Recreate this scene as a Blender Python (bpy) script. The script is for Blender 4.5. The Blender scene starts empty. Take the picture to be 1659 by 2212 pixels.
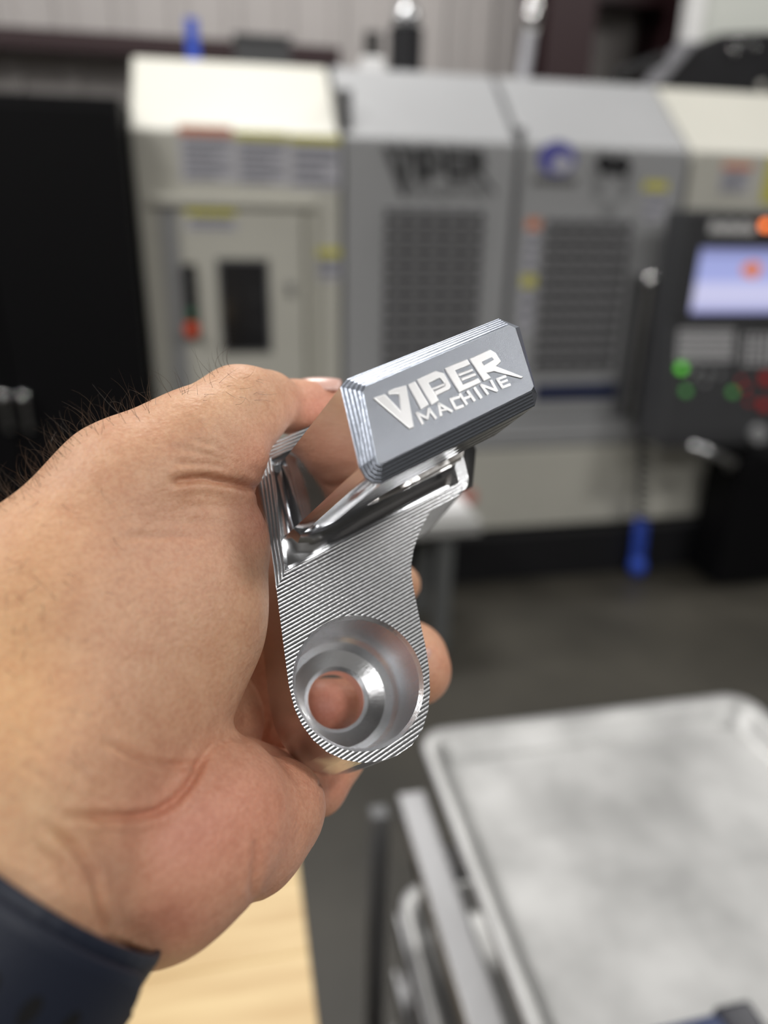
import bpy, bmesh, math, random
import numpy as np
from mathutils import Vector, Matrix

# ------------------------------------------------------------------ camera
SC = bpy.context.scene
COL = SC.collection
FPX, CX, CY = 1600.0, 829.5, 1106.0
CAM = np.array([0.0, 0.0, 1.60])
_U = np.array([.02, .925, .378]); _U /= np.linalg.norm(_U)
_X = np.array([.976, .055, -.196]); _X -= _X.dot(_U) * _U; _X /= np.linalg.norm(_X)
_Y = np.cross(_U, _X)
ROT = np.array([_X, _Y, _U])            # camera frame -> world
cd = bpy.data.cameras.new('camera'); cam = bpy.data.objects.new('camera', cd); COL.objects.link(cam)
M4 = Matrix(ROT.tolist()).to_4x4(); M4.translation = Vector(CAM)
cam.matrix_world = M4
cd.sensor_fit = 'VERTICAL'; cd.sensor_height = 36; cd.lens = FPX / 2212 * 36
cd.clip_start = .01; cd.clip_end = 60
cd.dof.use_dof = True; cd.dof.focus_distance = .186; cd.dof.aperture_fstop = 5.2
SC.camera = cam

# ------------------------------------------------------------------ world, lamps, exposure
w = bpy.data.worlds.new('world'); SC.world = w; w.use_nodes = True
w.node_tree.nodes['Background'].inputs[0].default_value = (.80, .86, 1, 1)
w.node_tree.nodes['Background'].inputs[1].default_value = .16
SC.view_settings.view_transform = 'Standard'; SC.view_settings.look = 'None'
SC.view_settings.exposure = 0.14; SC.view_settings.gamma = 1; SC.view_settings.use_curve_mapping = False
LAMPS = [  # x, y, z, length, width, watts : high bay fixtures of the shop
    (-2.7, .6, 4.6, 1.2, .5, 190), (3.2, -1.0, 4.6, 1.2, .5, 150),
    (.2, 3.3, 4.6, 1.2, .5, 150), (3.6, 2.6, 4.6, 1.2, .5, 100),
    (-3.2, 3.2, 4.6, 1.2, .5, 90), (-1.2, -3.4, 4.6, 1.2, .5, 130),
    (1.6, -3.6, 4.6, 1.2, .5, 150)]
for i, (x, y, z, l, wd, p) in enumerate(LAMPS):
    ld = bpy.data.lights.new('high_bay_light', 'AREA'); ld.shape = 'RECTANGLE'; ld.size = l; ld.size_y = wd
    ld.energy = p * .55; ld.color = (1, .98, .95)
    lo = bpy.data.objects.new('high_bay_light', ld); COL.objects.link(lo); lo.location = (x, y, z)

# ------------------------------------------------------------------ helpers
def ray(px, py):
    return np.array([(px - CX) / FPX, (CY - py) / FPX, -1.0])
def W(px, py, ax, v):                    # pixel ray met with the world plane axis = v
    d = ROT @ ray(px, py); t = (v - CAM[ax]) / d[ax]
    return CAM + t * d
def XZ(px, py, Y):
    p = W(px, py, 1, Y); return float(p[0]), float(p[2])
S = .9                                    # true scale of the hand and the bracket
def c2w(P):                               # camera frame (before scale) -> world
    P = np.asarray(P, float)
    return CAM + (P * S) @ ROT.T

def mat(name, col=(.5, .5, .5), rough=.5, metal=0, spec=.5, emit=None, es=1, coat=0, noise=0, nscale=8, bump=0, bscale=60, sss=0):
    m = bpy.data.materials.new(name); m.use_nodes = True
    nt = m.node_tree; b = nt.nodes['Principled BSDF']
    b.inputs['Base Color'].default_value = (*col, 1); b.inputs['Roughness'].default_value = rough
    b.inputs['Metallic'].default_value = metal; b.inputs['Specular IOR Level'].default_value = spec
    b.inputs['Coat Weight'].default_value = coat
    if emit: b.inputs['Emission Color'].default_value = (*emit, 1); b.inputs['Emission Strength'].default_value = es
    if noise or bump:
        tc = nt.nodes.new('ShaderNodeTexCoord')
    if noise:
        n = nt.nodes.new('ShaderNodeTexNoise'); n.inputs['Scale'].default_value = nscale; n.inputs['Detail'].default_value = 5
        nt.links.new(tc.outputs['Object'], n.inputs['Vector'])
        r = nt.nodes.new('ShaderNodeValToRGB'); r.color_ramp.elements[0].position = .3; r.color_ramp.elements[1].position = .7
        r.color_ramp.elements[0].color = (*[c * (1 - noise) for c in col], 1)
        r.color_ramp.elements[1].color = (*[min(1, c * (1 + noise)) for c in col], 1)
        nt.links.new(n.outputs[0], r.inputs[0]); nt.links.new(r.outputs[0], b.inputs['Base Color'])
    if bump:
        n2 = nt.nodes.new('ShaderNodeTexNoise'); n2.inputs['Scale'].default_value = bscale; n2.inputs['Detail'].default_value = 4
        nt.links.new(tc.outputs['Object'], n2.inputs['Vector'])
        bp = nt.nodes.new('ShaderNodeBump'); bp.inputs['Strength'].default_value = bump; bp.inputs['Distance'].default_value = .002
        nt.links.new(n2.outputs[0], bp.inputs['Height']); nt.links.new(bp.outputs[0], b.inputs['Normal'])
    return m

def obj(name, me, m=None, parent=None, mw=None, smooth=False):
    if isinstance(me, bmesh.types.BMesh):
        bm = me; me = bpy.data.meshes.new(name); bmesh.ops.recalc_face_normals(bm, faces=bm.faces); bm.to_mesh(me); bm.free()
    o = bpy.data.objects.new(name, me); COL.objects.link(o)
    if m is not None:
        for mm in (m if isinstance(m, (list, tuple)) else [m]): me.materials.append(mm)
    if mw is not None: o.matrix_world = mw
    if parent is not None:
        o.parent = parent; o.matrix_parent_inverse = parent.matrix_basis.inverted()
    if smooth:
        me.polygons.foreach_set('use_smooth', [True] * len(me.polygons))
    return o
def empty(name, loc):
    o = bpy.data.objects.new(name, None); COL.objects.link(o); o.location = loc; o.empty_display_size = .05
    return o
def tag(o, label=None, cat=None, group=None, kind=None):
    if label: o['label'] = label
    if cat: o['category'] = cat
    if group: o['group'] = group
    if kind: o['kind'] = kind
    return o
def box(bm, x0, x1, y0, y1, z0, z1, bev=0):
    v = [bm.verts.new((x, y, z)) for x in (x0, x1) for y in (y0, y1) for z in (z0, z1)]
    fs = []
    for q in ((0, 1, 3, 2), (4, 6, 7, 5), (0, 4, 5, 1), (2, 3, 7, 6), (0, 2, 6, 4), (1, 5, 7, 3)):
        fs.append(bm.faces.new([v[i] for i in q]))
    if bev:
        es = list({e for f in fs for e in f.edges})
        bmesh.ops.bevel(bm, geom=es, offset=bev, segments=2, affect='EDGES', profile=.5)
    return bm
def bx(*a, **k): return box(bmesh.new(), *a, **k)
def prism(bm, pts, a, b, axis=1):         # pts in the two other axes, extruded from a to b along axis
    def P(p, t):
        q = list(p); q.insert(axis, t); return q
    lo = [bm.verts.new(P(p, a)) for p in pts]; hi = [bm.verts.new(P(p, b)) for p in pts]
    n = len(pts)
    bm.faces.new(lo); bm.faces.new(hi[::-1])
    for i in range(n):
        bm.faces.new([lo[i], hi[i], hi[(i + 1) % n], lo[(i + 1) % n]])
    return bm
def tube(bm, pts, rad, seg=10, cap=True):
    pts = [Vector(p) for p in pts]; n = len(pts)
    if not isinstance(rad, (list, tuple)): rad = [rad] * n
    rings = []; up = None
    for i, p in enumerate(pts):
        t = (pts[min(i + 1, n - 1)] - pts[max(i - 1, 0)]).normalized()
        if up is None:
            up = t.orthogonal().normalized()
        up = (up - t * up.dot(t)).normalized(); s = t.cross(up)
        rings.append([bm.verts.new(p + (up * math.cos(a) + s * math.sin(a)) * rad[i]) for a in [2 * math.pi * k / seg for k in range(seg)]])
    for i in range(n - 1):
        for k in range(seg):
            bm.faces.new([rings[i][k], rings[i][(k + 1) % seg], rings[i + 1][(k + 1) % seg], rings[i + 1][k]])
    if cap:
        bm.faces.new(rings[0][::-1]); bm.faces.new(rings[-1])
    return bm
def boolean(o, cut, op='DIFFERENCE'):
    md = o.modifiers.new('b', 'BOOLEAN'); md.object = cut; md.operation = op; md.solver = 'EXACT'
    bpy.context.view_layer.update()
    dg = bpy.context.evaluated_depsgraph_get()
    me = bpy.data.meshes.new_from_object(o.evaluated_get(dg), depsgraph=dg)
    o.modifiers.clear(); o.data = me
    cm = cut.data; bpy.data.objects.remove(cut); bpy.data.meshes.remove(cm)
def bevelmod(o, wd, seg=2, ang=30):
    md = o.modifiers.new('bevel', 'BEVEL'); md.width = wd; md.segments = seg; md.limit_method = 'ANGLE'; md.angle_limit = math.radians(ang)
    md.harden_normals = False
def ebox(px0, py0, px1, py1, Y, th, pad=0):   # world box whose front face shows at those pixels at distance Y
    a = XZ(px0, py0, Y); b = XZ(px1, py1, Y); c = XZ(px0, py1, Y); d = XZ(px1, py0, Y)
    x0 = (a[0] + c[0]) / 2; x1 = (b[0] + d[0]) / 2; z1 = (a[1] + d[1]) / 2; z0 = (b[1] + c[1]) / 2
    return x0, x1, Y, Y + th, z0, z1

# ------------------------------------------------------------------ materials
M = {}
M['cream'] = mat('cream_paint', (.57, .56, .50), .42, noise=.03, nscale=3)
M['grey'] = mat('grey_paint', (.37, .375, .385), .34, noise=.03, nscale=3)
M['dgrey'] = mat('dark_grey_paint', (.13, .132, .137), .45)
M['black'] = mat('black_paint', (.012, .012, .014), .55, spec=.3)
M['cabinet'] = mat('black_cabinet_paint', (.004, .004, .005), .6, spec=.15)
M['pendant'] = mat('charcoal_plastic', (.045, .046, .05), .5)
M['wall'] = mat('wall_sheet', (.40, .375, .365), .6, noise=.06, nscale=1.5)
M['ceil'] = mat('ceiling_insulation', (.16, .16, .165), .8)
M['maroon'] = mat('maroon_steel', (.022, .006, .008), .5)
M['concrete'] = mat('concrete', (.044, .040, .032), .5, noise=.35, nscale=2.2, bump=.2, bscale=20)
M['white'] = mat('white_plastic', (.8, .8, .8), .4)
M['blue'] = mat('blue_plastic', (.035, .10, .60), .4)
M['dblue'] = mat('dark_blue', (.012, .02, .07), .5)
M['chrome'] = mat('chrome', (.8, .8, .8), .12, 1)
M['steel'] = mat('steel', (.55, .56, .57), .3, 1)
M['glass'] = mat('dark_glass', (.012, .012, .014), .15, coat=.3)
M['winpane'] = mat('window_pane', (.03, .031, .035), .25, coat=.3)
M['bar'] = mat('window_bar', (.13, .131, .137), .5)
M['bar2'] = mat('window_line', (.28, .28, .29), .5)
M['yellow'] = mat('yellow_print', (.62, .58, .08), .5)
M['orangep'] = mat('orange_print', (.70, .25, .12), .5)
M['redp'] = mat('red_print', (.55, .06, .06), .5)
M['paper'] = mat('label_paper', (.55, .55, .60), .5)
M['text'] = mat('label_text', (.22, .22, .26), .5)
M['logoink'] = mat('dark_logo_ink', (.035, .036, .038), .5)
M['fade'] = mat('faded_ink', (.24, .245, .25), .5)
M['logoblue'] = mat('logo_blue', (.10, .10, .40), .5)
M['wood'] = None

# ------------------------------------------------------------------ the room
def struct(name, bm, m):
    o = obj(name, bm, m); o['kind'] = 'structure'; return o
struct('floor', bx(-7, 8, -7, 5.2, -.1, 0), M['concrete'])
bw = bmesh.new()                            # ribbed sheet wall
xs = -7.0; prof = []
while xs < 8.0:
    prof += [(xs, 5.0), (xs + .19, 5.0), (xs + .21, 4.975), (xs + .28, 4.975), (xs + .30, 5.0)]
    xs += .30
prof = [p for p in prof if p[0] <= 8] + [(8, 5.0), (8, 5.2), (-7, 5.2)]
prism(bw, prof, 0, 5.4, 2)
struct('wall_back', bw, M['wall'])
struct('wall_left', bx(-7.2, -7, -7, 5.2, 0, 5.4), mat('side_wall', (.30, .29, .28), .7))
struct('wall_right', bx(8, 8.2, -7, 5.2, 0, 5.4), bpy.data.materials['side_wall'])
struct('wall_front', bx(-7, 8, -7.2, -7, 0, 5.4), bpy.data.materials['side_wall'])
struct('ceiling', bx(-7, 8, -7, 5.2, 5.4, 5.5), M['ceil'])
# steel frame of the building
def ibeam_v(name, xc, wdt, y0, y1, label):
    bm = bmesh.new()
    box(bm, xc - wdt / 2, xc + wdt / 2, y0, y0 + .03, 0, 5.39); box(bm, xc - wdt / 2, xc + wdt / 2, y1 - .03, y1, 0, 5.39)
    box(bm, xc - .02, xc + .02, y0 + .03, y1 - .03, 0, 5.39)
    o = obj(name, bm, M['maroon']); tag(o, kind='structure'); return o
a = XZ(1185, 60, 4.5)[0]; b = XZ(1285, 60, 4.5)[0]
ibeam_v('trim_1', (a + b) / 2, (b - a), 4.5, 4.96, '')
a = XZ(1440, 60, 4.6)[0]; b = XZ(1500, 60, 4.6)[0]
ibeam_v('trim_2', (a + b) / 2, (b - a), 4.6, 4.96, '')
zt = XZ(150, 65, 4.75)[1]; zb = XZ(150, 108, 4.75)[1]
struct('trim_3', bx(-7, XZ(735, 100, 4.75)[0], 4.75, 4.95, zb, zt), M['maroon'])
z2 = XZ(1350, 12, 4.75)[1]
struct('trim_4', bx(XZ(1290, 12, 4.7)[0], 8, 4.7, 4.95, z2, z2 + .3), M['maroon'])
for i, (x, y, z, l, wd, p) in enumerate(LAMPS):
    t = empty('high_bay_fixture', (x, y, 4.62))
    bm = bmesh.new(); box(bm, x - l / 2 - .03, x + l / 2 + .03, y - wd / 2 - .03, y + wd / 2 + .03, 4.62, 4.70, bev=.01)
    obj('housing', bm, M['white'], t)
    for sx in (-.5, .5):
        obj('cable', tube(bmesh.new(), [(x + sx * l, y, 4.69), (x + sx * l, y, 5.4)], .006, 6), M['steel'], t)
    tag(t, 'long white high bay lamp hanging under the shop ceiling', 'lamp', 'high bay lamps under the ceiling')

# ------------------------------------------------------------------ machining center
YF = 3.0
mc = empty('machining_center', (.8, YF, 0))
tag(mc, 'large cream and grey milling machine with two grey sliding doors on a black base', 'machine')
FOLD, TOPZ, YB = 1.845, 2.115, 3.36
def hood(name, x0, x1, y0, m, z0, parent=mc, topz=TOPZ):
    bm = bmesh.new()
    pts = [(y0, z0), (y0, FOLD), (y0 + YB - YF, topz), (YB + .75, topz), (YB + .75, z0)]
    prism(bm, pts, x0, x1, 0)
    o = obj(name, bm, m, parent); bevelmod(o, .012, 3); return o
XL, XA, XB, XC_, XD, XE = -.285, .452, .470, 1.140, 1.160, 1.880
# left cream body
hood('body', XL, XA, YF, M['cream'], .23)
obj('body_seam', bx(XA - .005, XB + .03, YF + .03, YB + .6, .23, 2.0), M['dgrey'], mc)
hood('body', XE + .02, 2.75, YF, M['cream'], 1.48)
obj('body', bx(XE + .02, 2.75, YF + .12, YB + .75, .23, 1.48), M['dgrey'], mc)
obj('enclosure_core', bx(XA, XE + .02, YF + .15, YB + .7, .70, 1.80), M['dgrey'], mc)
# lower panels and base
o = obj('lower_panel', bx(XA + .05, 2.33, YF - .02, YF + .5, .235, .62, bev=.01), M['cream'], mc)
o = obj('lower_ledge', bx(XA, XE, YF - .03, YF + .4, .63, .745, bev=.01), M['grey'], mc)
obj('lower_seam', bx(XA, XE, YF + .0, YF + .4, .615, .635), M['dgrey'], mc)
obj('base', bx(XL, 2.35, YF - .04 - .05, YB + .7, .0, .225), M['black'], mc)
# doors
def vletters(xmap, bm, polys, fn):
    for pl in polys:
        vs = [fn(p) for p in pl]
        lo = [bm.verts.new(v[0]) for v in vs]; hi = [bm.verts.new(v[1]) for v in vs]
        n = len(vs)
        try:
            bm.faces.new(hi)
            bm.faces.new(lo[::-1])
        except ValueError: pass
        for i in range(n):
            bm.faces.new([lo[i], lo[(i + 1) % n], hi[(i + 1) % n], hi[i]])
def door(x0, x1, grid, ncol, nrow):
    d = hood('sliding_door', x0, x1, YF, M['grey'], .755, topz=TOPZ + .005)
    gx0, gz1 = XZ(grid[0], grid[1], YF); gx1 = XZ(grid[2], grid[1], YF)[0]; gz0 = XZ(grid[0], grid[3], YF)[1]
    obj('window_pane', bx(gx0, gx1, YF - .004, YF + .01, gz0, gz1), M['winpane'], d)
    fr = bmesh.new()
    box(fr, gx0 - .015, gx1 + .015, YF - .008, YF + .01, gz1, gz1 + .015); box(fr, gx0 - .015, gx1 + .015, YF - .008, YF + .01, gz0 - .015, gz0)
    box(fr, gx0 - .015, gx0, YF - .008, YF + .01, gz0, gz1); box(fr, gx1, gx1 + .015, YF - .008, YF + .01, gz0, gz1)
    obj('window_frame', fr, M['grey'], d)
    pw = (gx1 - gx0) / (ncol + .4)
    me = None
    for k in range(ncol):
        x = gx0 + pw * (.4 + k)
        bm = bx(0, pw * .58, 0, .008, gz0, gz1)
        if me is None:
            o = obj('window_bar', bm, M['bar'], None); me = o.data; o.location = (x, YF - .012, 0)
        else:
            bm.free(); o = bpy.data.objects.new('window_bar', me); COL.objects.link(o); o.location = (x, YF - .012, 0)
        o.parent = d; o.matrix_parent_inverse = d.matrix_basis.inverted()
    ph = (gz1 - gz0) / nrow; me = None
    for k in range(1, nrow):
        z = gz1 - ph * k
        if me is None:
            o = obj('window_line', bx(gx0, gx1, 0, .006, 0, .014), M['bar2'], None); me = o.data
        else:
            o = bpy.data.objects.new('window_line', me); COL.objects.link(o)
        o.location = (0, YF - .017, z); o.parent = d; o.matrix_parent_inverse = d.matrix_basis.inverted()
    return d
d1 = door(XB, XC_, (832, 452, 1045, 865), 5, 14)
d2 = door(XC_ + .03, XE, (1180, 475, 1366, 800), 5, 12)
obj('door_gap', bx(XC_ - .005, XC_ + .035, YF + .02, YB, .76, 1.9), M['dgrey'], mc)
# brand lettering, drawn once as outlines (crop pixels) and reused on door and bracket
VIPER = [
    [(100, 590), (205, 553), (348, 700), (328, 556), (242, 562), (235, 528), (290, 503), (400, 473), (470, 850), (430, 868)],
    [(412, 468), (478, 438), (605, 652), (530, 695)],
    [(490, 425), (660, 345), (735, 365), (800, 480), (790, 512), (665, 572), (640, 530), (742, 480), (738, 455), (700, 410), (600, 458), (695, 612), (625, 655)],
    [(622, 500), (730, 455), (745, 478), (640, 522)],
    [(740, 322), (942, 238), (975, 290), (838, 345), (905, 465), (1040, 405), (1072, 452), (872, 542)],
    [(858, 370), (985, 322), (1003, 348), (874, 398)],
    [(882, 408), (1012, 360), (1030, 388), (898, 440)],
    [(960, 238), (1145, 155), (1200, 185), (1250, 265), (1205, 305), (1450, 400), (1432, 415), (1188, 350), (1120, 368), (1160, 410), (1095, 442)],
]
RHOLE = [(1075, 268), (1160, 228), (1180, 250), (1095, 300)]
MACH = [([(545, 815), (495, 722), (590, 770), (602, 685), (662, 765)], 24),
        ([(710, 742), (690, 640), (805, 705)], 24), ([(715, 700), (765, 690)], 18),
        ([(870, 580), (800, 600), (842, 682), (905, 660)], 26),
        ([(882, 555), (938, 640)], 24), ([(950, 528), (1008, 608)], 24), ([(908, 598), (978, 570)], 22),
        ([(1012, 500), (1068, 582)], 24), ([(1128, 550), (1072, 472), (1208, 522), (1160, 435)], 22),
        ([(1285, 395), (1215, 420), (1262, 492), (1325, 468)], 22), ([(1240, 455), (1300, 430)], 20)]
def stroke_quads(strokes):
    out = []
    for pts, wd in strokes:
        for i in range(len(pts) - 1):
            a = np.array(pts[i], float); b = np.array(pts[i + 1], float); t = (b - a) / np.linalg.norm(b - a)
            n = np.array([-t[1], t[0]]) * wd / 2; e = t * wd * .35
            out.append([tuple(a - e + n), tuple(b + e + n), tuple(b + e - n), tuple(a - e - n)])
    return out
# door lettering: map the slanted crop drawing onto the flat door
def crop2door(p):
    u = np.array([.925, -.380]); v = np.array([.28, .96])       # axes of the drawing
    Mx = np.linalg.inv(np.array([u, v]).T); q = Mx @ (np.array(p, float) - np.array([100, 590]))
    return q
xr0, zr0 = XZ(826, 318, YF - .004); xr1 = XZ(1075, 345, YF - .004)[0]
sx = (xr1 - xr0) / 1340.; sz = .19 / 420.
def dfn(p, y0=YF - .001, y1=YF - .006):
    q = crop2door(p); x = xr0 + q[0] * sx; z = zr0 - q[1] * sz + .005
    return (x, y0, z), (x, y1, z)
bm = bmesh.new(); vletters(None, bm, VIPER, dfn)
o = obj('brand_lettering', bm, M['logoink'], d1); tag(o, 'dark slanted VIPER lettering')
bm = bmesh.new(); vletters(None, bm, stroke_quads(MACH), dfn)
o = obj('small_lettering', bm, M['fade'], d1)
# logos on the right door
def disc(cx, cz, rx, rz, y, th, m, name, parent, n=28):
    bm = bmesh.new(); prism(bm, [(cx + rx * math.cos(2 * math.pi * k / n), cz + rz * math.sin(2 * math.pi * k / n)) for k in range(n)], y - th, y, 1)
    return obj(name, bm, m, parent)
cx_, cz_ = XZ(1203, 342, YF)
lg = disc(cx_, cz_, .078, .062, YF, .004, M['logoblue'], 'round_logo', d2)
bm = bmesh.new(); prism(bm, [(cx_ - .02, cz_ - .045), (cx_ + .03, cz_ - .05), (cx_ + .065, cz_ - .02), (cx_ + .05, cz_ + .005), (cx_ + .01, cz_ + .012), (cx_ - .015, cz_ - .012)], YF - .006, YF - .004, 1)
obj('logo_swoosh', bm, M['paper'], d2)
bm = bmesh.new()
tx0, tz0 = XZ(1152, 380, YF); tx1 = XZ(1248, 392, YF)[0]
for k in range(7):
    xx = tx0 + (tx1 - tx0) * k / 7
    box(bm, xx, xx + (tx1 - tx0) / 7 * .72, YF - .004, YF, tz0 - .03, tz0 - .002)
obj('logo_lettering', bm, mat('grey_ink', (.09, .09, .085), .5), d2)
def Q(px, py, y=YF): return XZ(px, py, y)
em = bmesh.new()
for pl in ([(1292, 335), (1312, 330), (1326, 345), (1340, 332), (1358, 342), (1362, 362), (1350, 385), (1336, 372), (1326, 384), (1314, 372), (1298, 378), (1288, 360)],):
    prism(em, [Q(*p) for p in pl], YF - .004, YF, 1)
obj('snake_emblem', em, M['black'], d2)
em = bmesh.new()
for pl in ([(1274, 355), (1284, 362), (1296, 385), (1300, 430), (1284, 425)], [(1376, 360), (1366, 370), (1345, 392), (1338, 432), (1356, 425)],
           [(1298, 390), (1310, 384), (1306, 410)], [(1340, 388), (1350, 394), (1338, 412)],
           [(1304, 440), (1318, 434), (1330, 445), (1328, 468), (1310, 474), (1298, 458)]):
    prism(em, [Q(*p) for p in pl], YF - .0035, YF, 1)
obj('snake_jaws', em, M['fade'], d2)
def label(px0, py0, px1, py1, head, parent, y=YF, frac=.22, lines=6, body='paper', text=None):
    x0, x1, _, _, z0, z1 = ebox(px0, py0, px1, py1, y, .01)
    L = obj('warning_label', bx(x0, x1, y - .003, y, z0, z1), M[body], parent)
    if head: obj('label_header', bx(x0, x1, y - .004, y - .003, z1 - (z1 - z0) * frac, z1), M[head], L if parent is mc else parent)
    if lines:
        bm = bmesh.new(); zt_ = z1 - (z1 - z0) * (frac + .08); st = (zt_ - z0) / lines
        for k in range(lines):
            box(bm, x0 + (x1 - x0) * .08, x1 - (x1 - x0) * (.08 + .25 * ((k * 7) % 3 == 2)), y - .004, y - .003, zt_ - st * k - st * .55, zt_ - st * k)
        obj('label_print', bm, M['text'], L if parent is mc else parent)
    return L
label(388, 272, 505, 392, 'orangep', mc, frac=.17)
label(509, 284, 622, 400, 'yellow', mc, frac=.15)
label(626, 292, 735, 408, 'yellow', mc, frac=.15, lines=4)
label(1390, 392, 1442, 412, None, d2, lines=0, body='yellow')
label(1392, 414, 1436, 478, None, d2, lines=3, frac=0, body='paper')
label(1133, 472, 1162, 592, 'orangep', d2, frac=.2, lines=4)
label(1122, 594, 1152, 720, 'yellow', d2, frac=.2, lines=3)
label(1556, 352, 1620, 415, 'orangep', mc, frac=.22)
label(1652, 340, 1700, 440, None, mc, frac=0, lines=0, body='yellow')
# access door with window and control strip in the cream end
ax0, az1 = XZ(386, 444, YF); ax1 = XZ(652, 452, YF)[0]; az0 = .60
acc = obj('access_door', bx(ax0, ax1, YF - .022, YF, az0, az1 - .01, bev=.006), M['cream'], mc)
obj('shade_strip', bx(ax0 - .07, ax0 - .01, YF - .006, YF, az0, az1), M['grey'], mc)  # grey strip stands in for the shadow left of the access door
obj('door_rail', bx(ax0 - .09, ax1 + .05, YF - .035, YF, az1, az1 + .03, bev=.005), M['cream'], mc)
obj('side_trim', bx(ax1 + .012, ax1 + .05, YF - .03, YF, az0, az1 - .02, bev=.005), mat('warm_grey_trim', (.50, .49, .43), .5), mc)
x0, x1, _, _, z0, z1 = ebox(480, 566, 578, 757, YF - .024, .01)
obj('door_window', bx(x0, x1, YF - .026, YF - .02, z0, z1), M['glass'], acc)
obj('window_gasket', bx(x0 - .012, x1 + .012, YF - .0245, YF - .02, z0 - .012, z1 + .012), M['dgrey'], acc)
x0, x1, _, _, z0, z1 = ebox(398, 570, 428, 735, YF - .024, .01)
obj('control_strip', bx(x0, x1, YF - .036, YF - .02, z0, z1, bev=.003), M['black'], acc)
cx_, cz_ = XZ(414, 712, YF - .04)
obj('emergency_button', tube(bmesh.new(), [(cx_, YF - .036, cz_), (cx_, YF - .05, cz_), (cx_, YF - .065, cz_)], [.018, .028, .022], 20), mat('red_button', (.75, .08, .02), .35), acc)
cx_, cz_ = XZ(413, 676, YF - .04)
obj('green_button', tube(bmesh.new(), [(cx_, YF - .036, cz_), (cx_, YF - .048, cz_)], .015, 16), mat('green_button', (.02, .18, .09), .4), acc)
for k in range(3):
    cx_, cz_ = XZ(412, 595 + 26 * k, YF - .04)
    obj('dark_button', tube(bmesh.new(), [(cx_, YF - .036, cz_), (cx_, YF - .044, cz_)], .013, 14), M['pendant'], acc)
label(402, 452, 510, 497, 'yellow', acc, y=YF - .022, frac=.32, lines=2)
label(683, 536, 735, 605, 'yellow', mc, frac=.28, lines=2)
cx_, cz_ = XZ(626, 620, YF - .03)
obj('latch', bx(cx_ - .012, cx_ + .012, YF - .036, YF - .02, cz_ - .03, cz_ + .02, bev=.003), M['steel'], acc)
# right door handle: vertical bar with round boss
hx, hz = XZ(1405, 606, YF - .07); hzb = XZ(1378, 905, YF - .07)[1]
obj('door_handle', tube(bmesh.new(), [(hx, YF - .07, hz), (hx, YF - .07, hzb)], .016, 14), M['steel'], d2)
bm = bmesh.new(); bmesh.ops.create_uvsphere(bm, u_segments=20, v_segments=12, radius=.03, matrix=Matrix.Translation((hx, YF - .07, hz)))
obj('handle_boss', bm, M['chrome'], d2, smooth=True)
for zz in (hz - .01, hzb + .03):
    obj('handle_mount', tube(bmesh.new(), [(hx, YF - .07, zz), (hx, YF + .0, zz)], .014, 12), M['black'], d2)
obj('handle_backplate', bx(hx - .05, hx + .06, YF - .01, YF, .76, hz + .02), M['dgrey'], d2)
x0, x1, _, _, z0, z1 = ebox(1158, 830, 1330, 862, YF - .01, .01)
obj('door_sill_strip', bx(x0, x1, YF - .012, YF, z0, z1), M['dblue'], d2)
x0, x1, _, _, z0, z1 = ebox(992, 1062, 1028, 1088, YF - .03, .01)
obj('red_label', bx(x0, x1, YF - .026, YF - .02, z0, z1), mat('pale_red', (.72, .25, .20), .5), mc)

# control pendant
YP = 2.72
pd = empty('control_pendant', (2.0, YP, 1.0))
tag(pd, 'charcoal control pendant with lit screen, keypad and coloured buttons at machine right end', 'control panel')
px0, pz1 = XZ(1490, 452, YP); pz0 = XZ(1400, 960, YP)[1]; PX1 = px0 + .56
pzm = XZ(1500, 700, YP)[1]
bm = bmesh.new(); prism(bm, [(YP, pz1), (YP, pzm), (YP - .07, pz0 + .06), (YP - .07, pz0), (YP + .14, pz0), (YP + .16, pz1)], px0, PX1, 0)
o = obj('housing', bm, M['pendant'], pd); bevelmod(o, .01)
obj('screen_bezel', ebx(0) if False else bx(px0 + .01, PX1 - .01, YP - .012, YP, XZ(1500, 690, YP)[1], XZ(1500, 525, YP)[1]), M['pendant'], pd)
sm = bpy.data.materials.new('screen_display'); sm.use_nodes = True; nt = sm.node_tree; b_ = nt.nodes['Principled BSDF']
b_.inputs['Base Color'].default_value = (.02, .02, .03, 1)
tc = nt.nodes.new('ShaderNodeTexCoord'); sp = nt.nodes.new('ShaderNodeSeparateXYZ'); nt.links.new(tc.outputs['Generated'], sp.inputs[0])
rp = nt.nodes.new('ShaderNodeValToRGB'); e = rp.color_ramp.elements
e[0].position = 0; e[0].color = (.28, .30, .62, 1); e[1].position = .16; e[1].color = (.62, .62, .86, 1)
for p_, c_ in ((.45, (.62, .62, .88, 1)), (.5, (.40, .44, .80, 1)), (.85, (.36, .40, .74, 1)), (.92, (.24, .26, .50, 1))):
    n_ = e.new(p_); n_.color = c_
nt.links.new(sp.outputs[2], rp.inputs[0]); nt.links.new(rp.outputs[0], b_.inputs['Emission Color']); b_.inputs['Emission Strength'].default_value = .85
sx0, sz1 = XZ(1510, 535, YP); sz0 = XZ(1488, 675, YP)[1]; sx0 = (sx0 + XZ(1488, 675, YP)[0]) / 2
obj('screen', bx(sx0, PX1 - .05, YP - .014, YP - .012, sz0, sz1), sm, pd)
cx_, cz_ = XZ(1625, 582, YP - .02)
bm = bmesh.new(); prism(bm, [(cx_ - .035, cz_ - .02), (cx_ + .02, cz_ - .035), (cx_ + .045, cz_ - .01), (cx_ + .04, cz_ + .02), (cx_, cz_ + .03), (cx_ - .045, cz_ + .01)], YP - .0155, YP - .014, 1)
obj('screen_graphic', bm, mat('screen_orange', (.1, .03, .01), .5, emit=(.72, .20, .05), es=.8), pd)
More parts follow.
